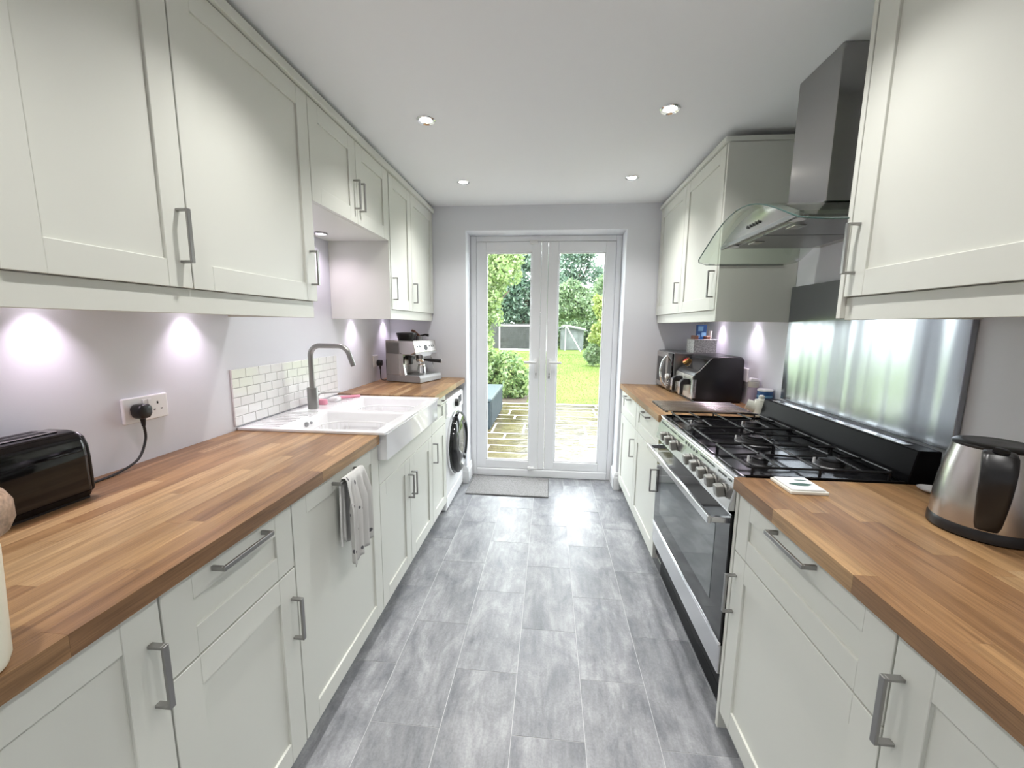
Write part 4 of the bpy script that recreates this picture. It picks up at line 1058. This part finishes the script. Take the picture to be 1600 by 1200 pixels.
def tree(name, label, cat, base, blobs, n, size, m, seed, trunk=None, group='garden trees', fill=.4):
    t = thing(name, label, cat, base, group=group)
    g2 = np.random.default_rng(seed+100); sub = []
    for b in blobs:
        sub.append((b[0], b[1], b[2], b[3]*.72, b[4]*.72, b[5]*.72))
        for _ in range(9):
            d = g2.normal(size=3); d /= np.linalg.norm(d); q = g2.uniform(.30, .48)
            sub.append((b[0]+d[0]*b[3]*.68, b[1]+d[1]*b[4]*.68, b[2]+d[2]*b[5]*.68, b[3]*q, b[4]*q, b[5]*q))
    V, F = leaves(sub, n, size, seed, fill)
    V = V-np.array(base)
    o = link('foliage', raw_mesh('foliage', V, F, m), None, t); o['kind'] = 'stuff'
    if trunk:
        mb = MB()
        for pts, r0, r1 in trunk:
            k = len(pts); mb.tube(pts, [r0+(r1-r0)*i/(k-1) for i in range(k)], 8)
        part('trunk', mb, 'bark', t, True)
    return t
tree('garden_tree', 'pale green tree filling the left door pane', 'tree', (-2.5, 12, GZ),
     [(-2.2, 12, 3.0, 1.1, 1.0, 1.0), (-1.7, 12.1, 3.15, .95, .9, .8), (-2.1, 11.8, 1.9, .75, .8, .9), (-2.0, 11.9, 1.1, .5, .6, .7), (-3.0, 12, 2.5, 1.1, 1, 1.4), (-1.15, 12.2, 3.3, .5, .5, .5)],
     20000, .07, 'leaf_light', 1, [([(-2.6, 12.1, GZ), (-2.55, 12.1, 1.2), (-2.3, 12, 2.6)], .12, .05), ([(-2.5, 12.1, 1.3), (-1.7, 12.1, 1.9), (-1.2, 12.1, 2.4)], .05, .02)])
tree('garden_tree', 'dark blue green tree behind the goal in the left pane', 'tree', (-2.0, 29, GZ),
     [(-2.4, 29, 3.2, 2.6, 2, 2.2), (-1.2, 29, 5.2, 2.4, 2, 2.2), (-4.5, 30, 4.5, 2.4, 2, 3.2), (-3.2, 29.3, 6.6, 2.4, 1.5, 2.0), (-1.4, 29.3, 2.0, 1.4, 1.2, 1.2), (.2, 29.5, 3.6, 1.8, 1.5, 2.4)], 22000, .15, 'leaf_dark', 2,
     [([(-1.9, 29, GZ), (-1.7, 29, 3), (-1.0, 29, 5)], .22, .08)])
tree('garden_tree', 'tall airy tree against the white sky in the right pane', 'tree', (2.2, 36, GZ),
     [(1.2, 36, 6.6, 1.7, 1.5, 1.8), (2.6, 36, 7.6, 1.5, 1.5, 1.4), (3.2, 36, 5.6, 2.0, 1.5, 1.8), (.4, 36, 4.6, 1.6, 1.5, 1.8), (4.4, 36, 4.4, 1.6, 1.5, 2.0)], 9000, .15, 'leaf_dark', 3,
     [([(2.2, 36, GZ), (2.1, 36, 4), (2.7, 36, 7.2)], .25, .05), ([(2.1, 36, 4), (1.0, 36, 6.4)], .10, .03), ([(2.3, 36, 4.6), (4.0, 36, 8.6)], .08, .03)], fill=.8)
tree('garden_tree', 'rounded light green tree in the middle of the right pane', 'tree', (.25, 22, GZ),
     [(.75, 22, 2.45, .9, .9, 1.1), (.3, 22.3, 2.2, .7, .8, .8), (1.7, 22, 2.6, 1.0, .9, .9), (2.5, 21.8, 2.4, .9, .9, 1.1), (1.3, 22.2, 3.3, .7, .6, .6), (2.9, 22, 3.4, .9, .8, .9)], 18000, .10, 'leaf_mid', 4,
     [([(.25, 22, GZ), (.3, 22, 1.6), (.7, 22, 2.5)], .07, .04)])
tree('garden_tree', 'yellow green tree at the right edge of the right pane', 'tree', (2.1, 14.5, GZ),
     [(2.1, 14.5, 1.75, .65, .6, .6), (2.5, 14.5, 2.5, .7, .7, .7), (1.85, 14.4, 1.15, .5, .5, .45), (2.6, 14.4, 1.2, .6, .6, .8), (1.8, 14.6, 2.15, .35, .4, .35)], 13000, .07, 'leaf_yellow', 5,
     [([(2.2, 14.5, GZ), (2.2, 14.5, 1.8)], .10, .06)])
tree('garden_shrub', 'low pale shrub on the lawn edge at the right', 'shrub', (1.75, 15.5, GZ),
     [(1.6, 15.5, .34, .45, .4, .4), (2.15, 15.4, .45, .55, .4, .5), (1.9, 15.5, .75, .4, .35, .35)], 4500, .075, 'leaf_mid', 6, group='garden shrubs')
tree('garden_shrub', 'leafy yellow green bush by the patio in the left pane', 'shrub', (-.95, 8.35, GZ),
     [(-.85, 8.35, .40, .52, .45, .52), (-1.35, 8.4, .45, .45, .45, .5), (-.62, 8.25, .25, .32, .35, .36), (-1.9, 8.4, .4, .5, .45, .5)], 7000, .058, 'leaf_bush', 7,
     [([(-.95, 8.4, GZ), (-.9, 8.4, .4)], .03, .02)], 'garden shrubs')
tree('hedge', 'dense far hedge closing the garden behind the goal', 'hedge', (0, 33, GZ),
     [(x_, 33, 1.2, 1.8, .9, 1.5+.3*math.sin(x_*2)) for x_ in np.arange(-9, 10, 1.6)], 9000, .17, 'leaf_dark', 8, group='garden shrubs')
struct('garden_soil', MB().box(-2.3, -.42, 7.72, 8.75, GZ-.2, GZ+.01), 'soil', 'strip of dark soil under the bush')
tree('hedge', 'dark leafy hedge behind the shed in the right pane', 'hedge', (2.2, 27.8, GZ),
     [(x_, 27.8, .9+.25*math.sin(x_*3), 1.1, .7, 1.35) for x_ in np.arange(-.4, 5.2, .9)], 9000, .12, 'leaf_mid', 9, group='garden shrubs')
# storage box
sb = thing('storage_box', 'grey plastic garden storage box on the patio', 'storage box', (-1.1, 6.3, GZ))
part('tub', MB().box(-1.38, -.815, 5.60, 7.00, GZ, .31, .01), 'box_grey', sb)
part('lid', MB().box(-1.40, -.795, 5.58, 7.02, .31, .355, .012, 2), 'box_lid', sb)
for k in range(9):
    y = 5.66+k*.155; part('side_slat', MB().box(-.816, -.808, y, y+.14, GZ+.03, .295, .003), 'box_grey', sb)
for k in range(4):
    x = -1.36+k*.14; part('side_slat', MB().box(x, x+.125, 5.592, 5.601, GZ+.03, .295, .003), 'box_grey', sb)
# dark garden chair at the patio edge
ch = thing('garden_chair', 'dark garden chair half hidden by the right door frame', 'chair', (1.22, 7.3, GZ))
part('backrest', MB().box(1.0, 1.03, 7.1, 7.5, .30, .62, .006), 'dark_print', ch)
part('seat', MB().box(1.03, 1.45, 7.1, 7.5, .28, .31, .006), 'dark_print', ch)
for x in (1.01, 1.43):
    for y in (7.12, 7.48): part('leg', MB().tube([(x, y, GZ), (x, y, .30)], .012, 8), 'dark_print', ch)
# goal and net
gp = thing('garden_goal', 'white framed goal with dark net at the end of the lawn', 'goal', (-1.7, 24, GZ))
part('frame', MB().tube([(-2.95, 24, GZ), (-2.95, 24, 1.38)], .03, 8).tube([(-3.0, 24, 1.38), (-.15, 24, 1.38)], .04, 8).tube([(-.2, 24, GZ), (-.2, 24, 1.38)], .045, 8).tube([(-3.0, 24, GZ+.06), (-.15, 24, GZ+.06)], .05, 8), 'goal_white', gp, True)
nm = MB()
for k in range(28): x = -2.9+k*.1; nm.tube([(x, 24.02, GZ+.05), (x, 24.02, 1.36)], .010, 4)
for k in range(14): z = GZ+.08+k*.1; nm.tube([(-2.93, 24.02, z), (-.2, 24.02, z)], .010, 4)
part('net', nm, 'net', gp)
solo('garden_fence', MB().box(-4.6, .3, 26.2, 26.28, GZ, 1.5), 'fence', 'dark fence panel behind the goal net', 'fence', (-1.7, 26.2, GZ))
sh = thing('garden_shed', 'grey shed at the end of the lawn in the right pane', 'shed', (1.6, 25.8, GZ))
part('wall', MB().box(.70, 2.1, 25.5, 26.6, GZ, 1.22), 'shed', sh)
part('roof', MB().prism([(.55, 1.26), (1.0, 1.42), (2.35, 1.12), (2.35, 1.06), (1.0, 1.34), (.55, 1.2)], 'y', 25.35, 26.7), 'shed_roof', sh)
part('door', MB().box(1.15, 1.75, 25.47, 25.5, GZ+.05, 1.05), 'shed', sh)
pl_ = thing('goal_frame', 'white slanted poles of a second goal in front of the shed', 'goal', (1.3, 24.2, GZ))
part('pole', MB().tube([(.95, 24.2, 1.42), (1.85, 24.2, GZ)], .03, 8), 'goal_white', pl_, True)
part('crossbar', MB().tube([(.2, 24.2, 1.36), (.95, 24.2, 1.42), (2.1, 24.2, 1.20)], .03, 8), 'goal_white', pl_, True)
part('stay', MB().tube([(.95, 24.2, 1.42), (.95, 24.9, GZ)], .02, 8), 'goal_white', pl_, True)
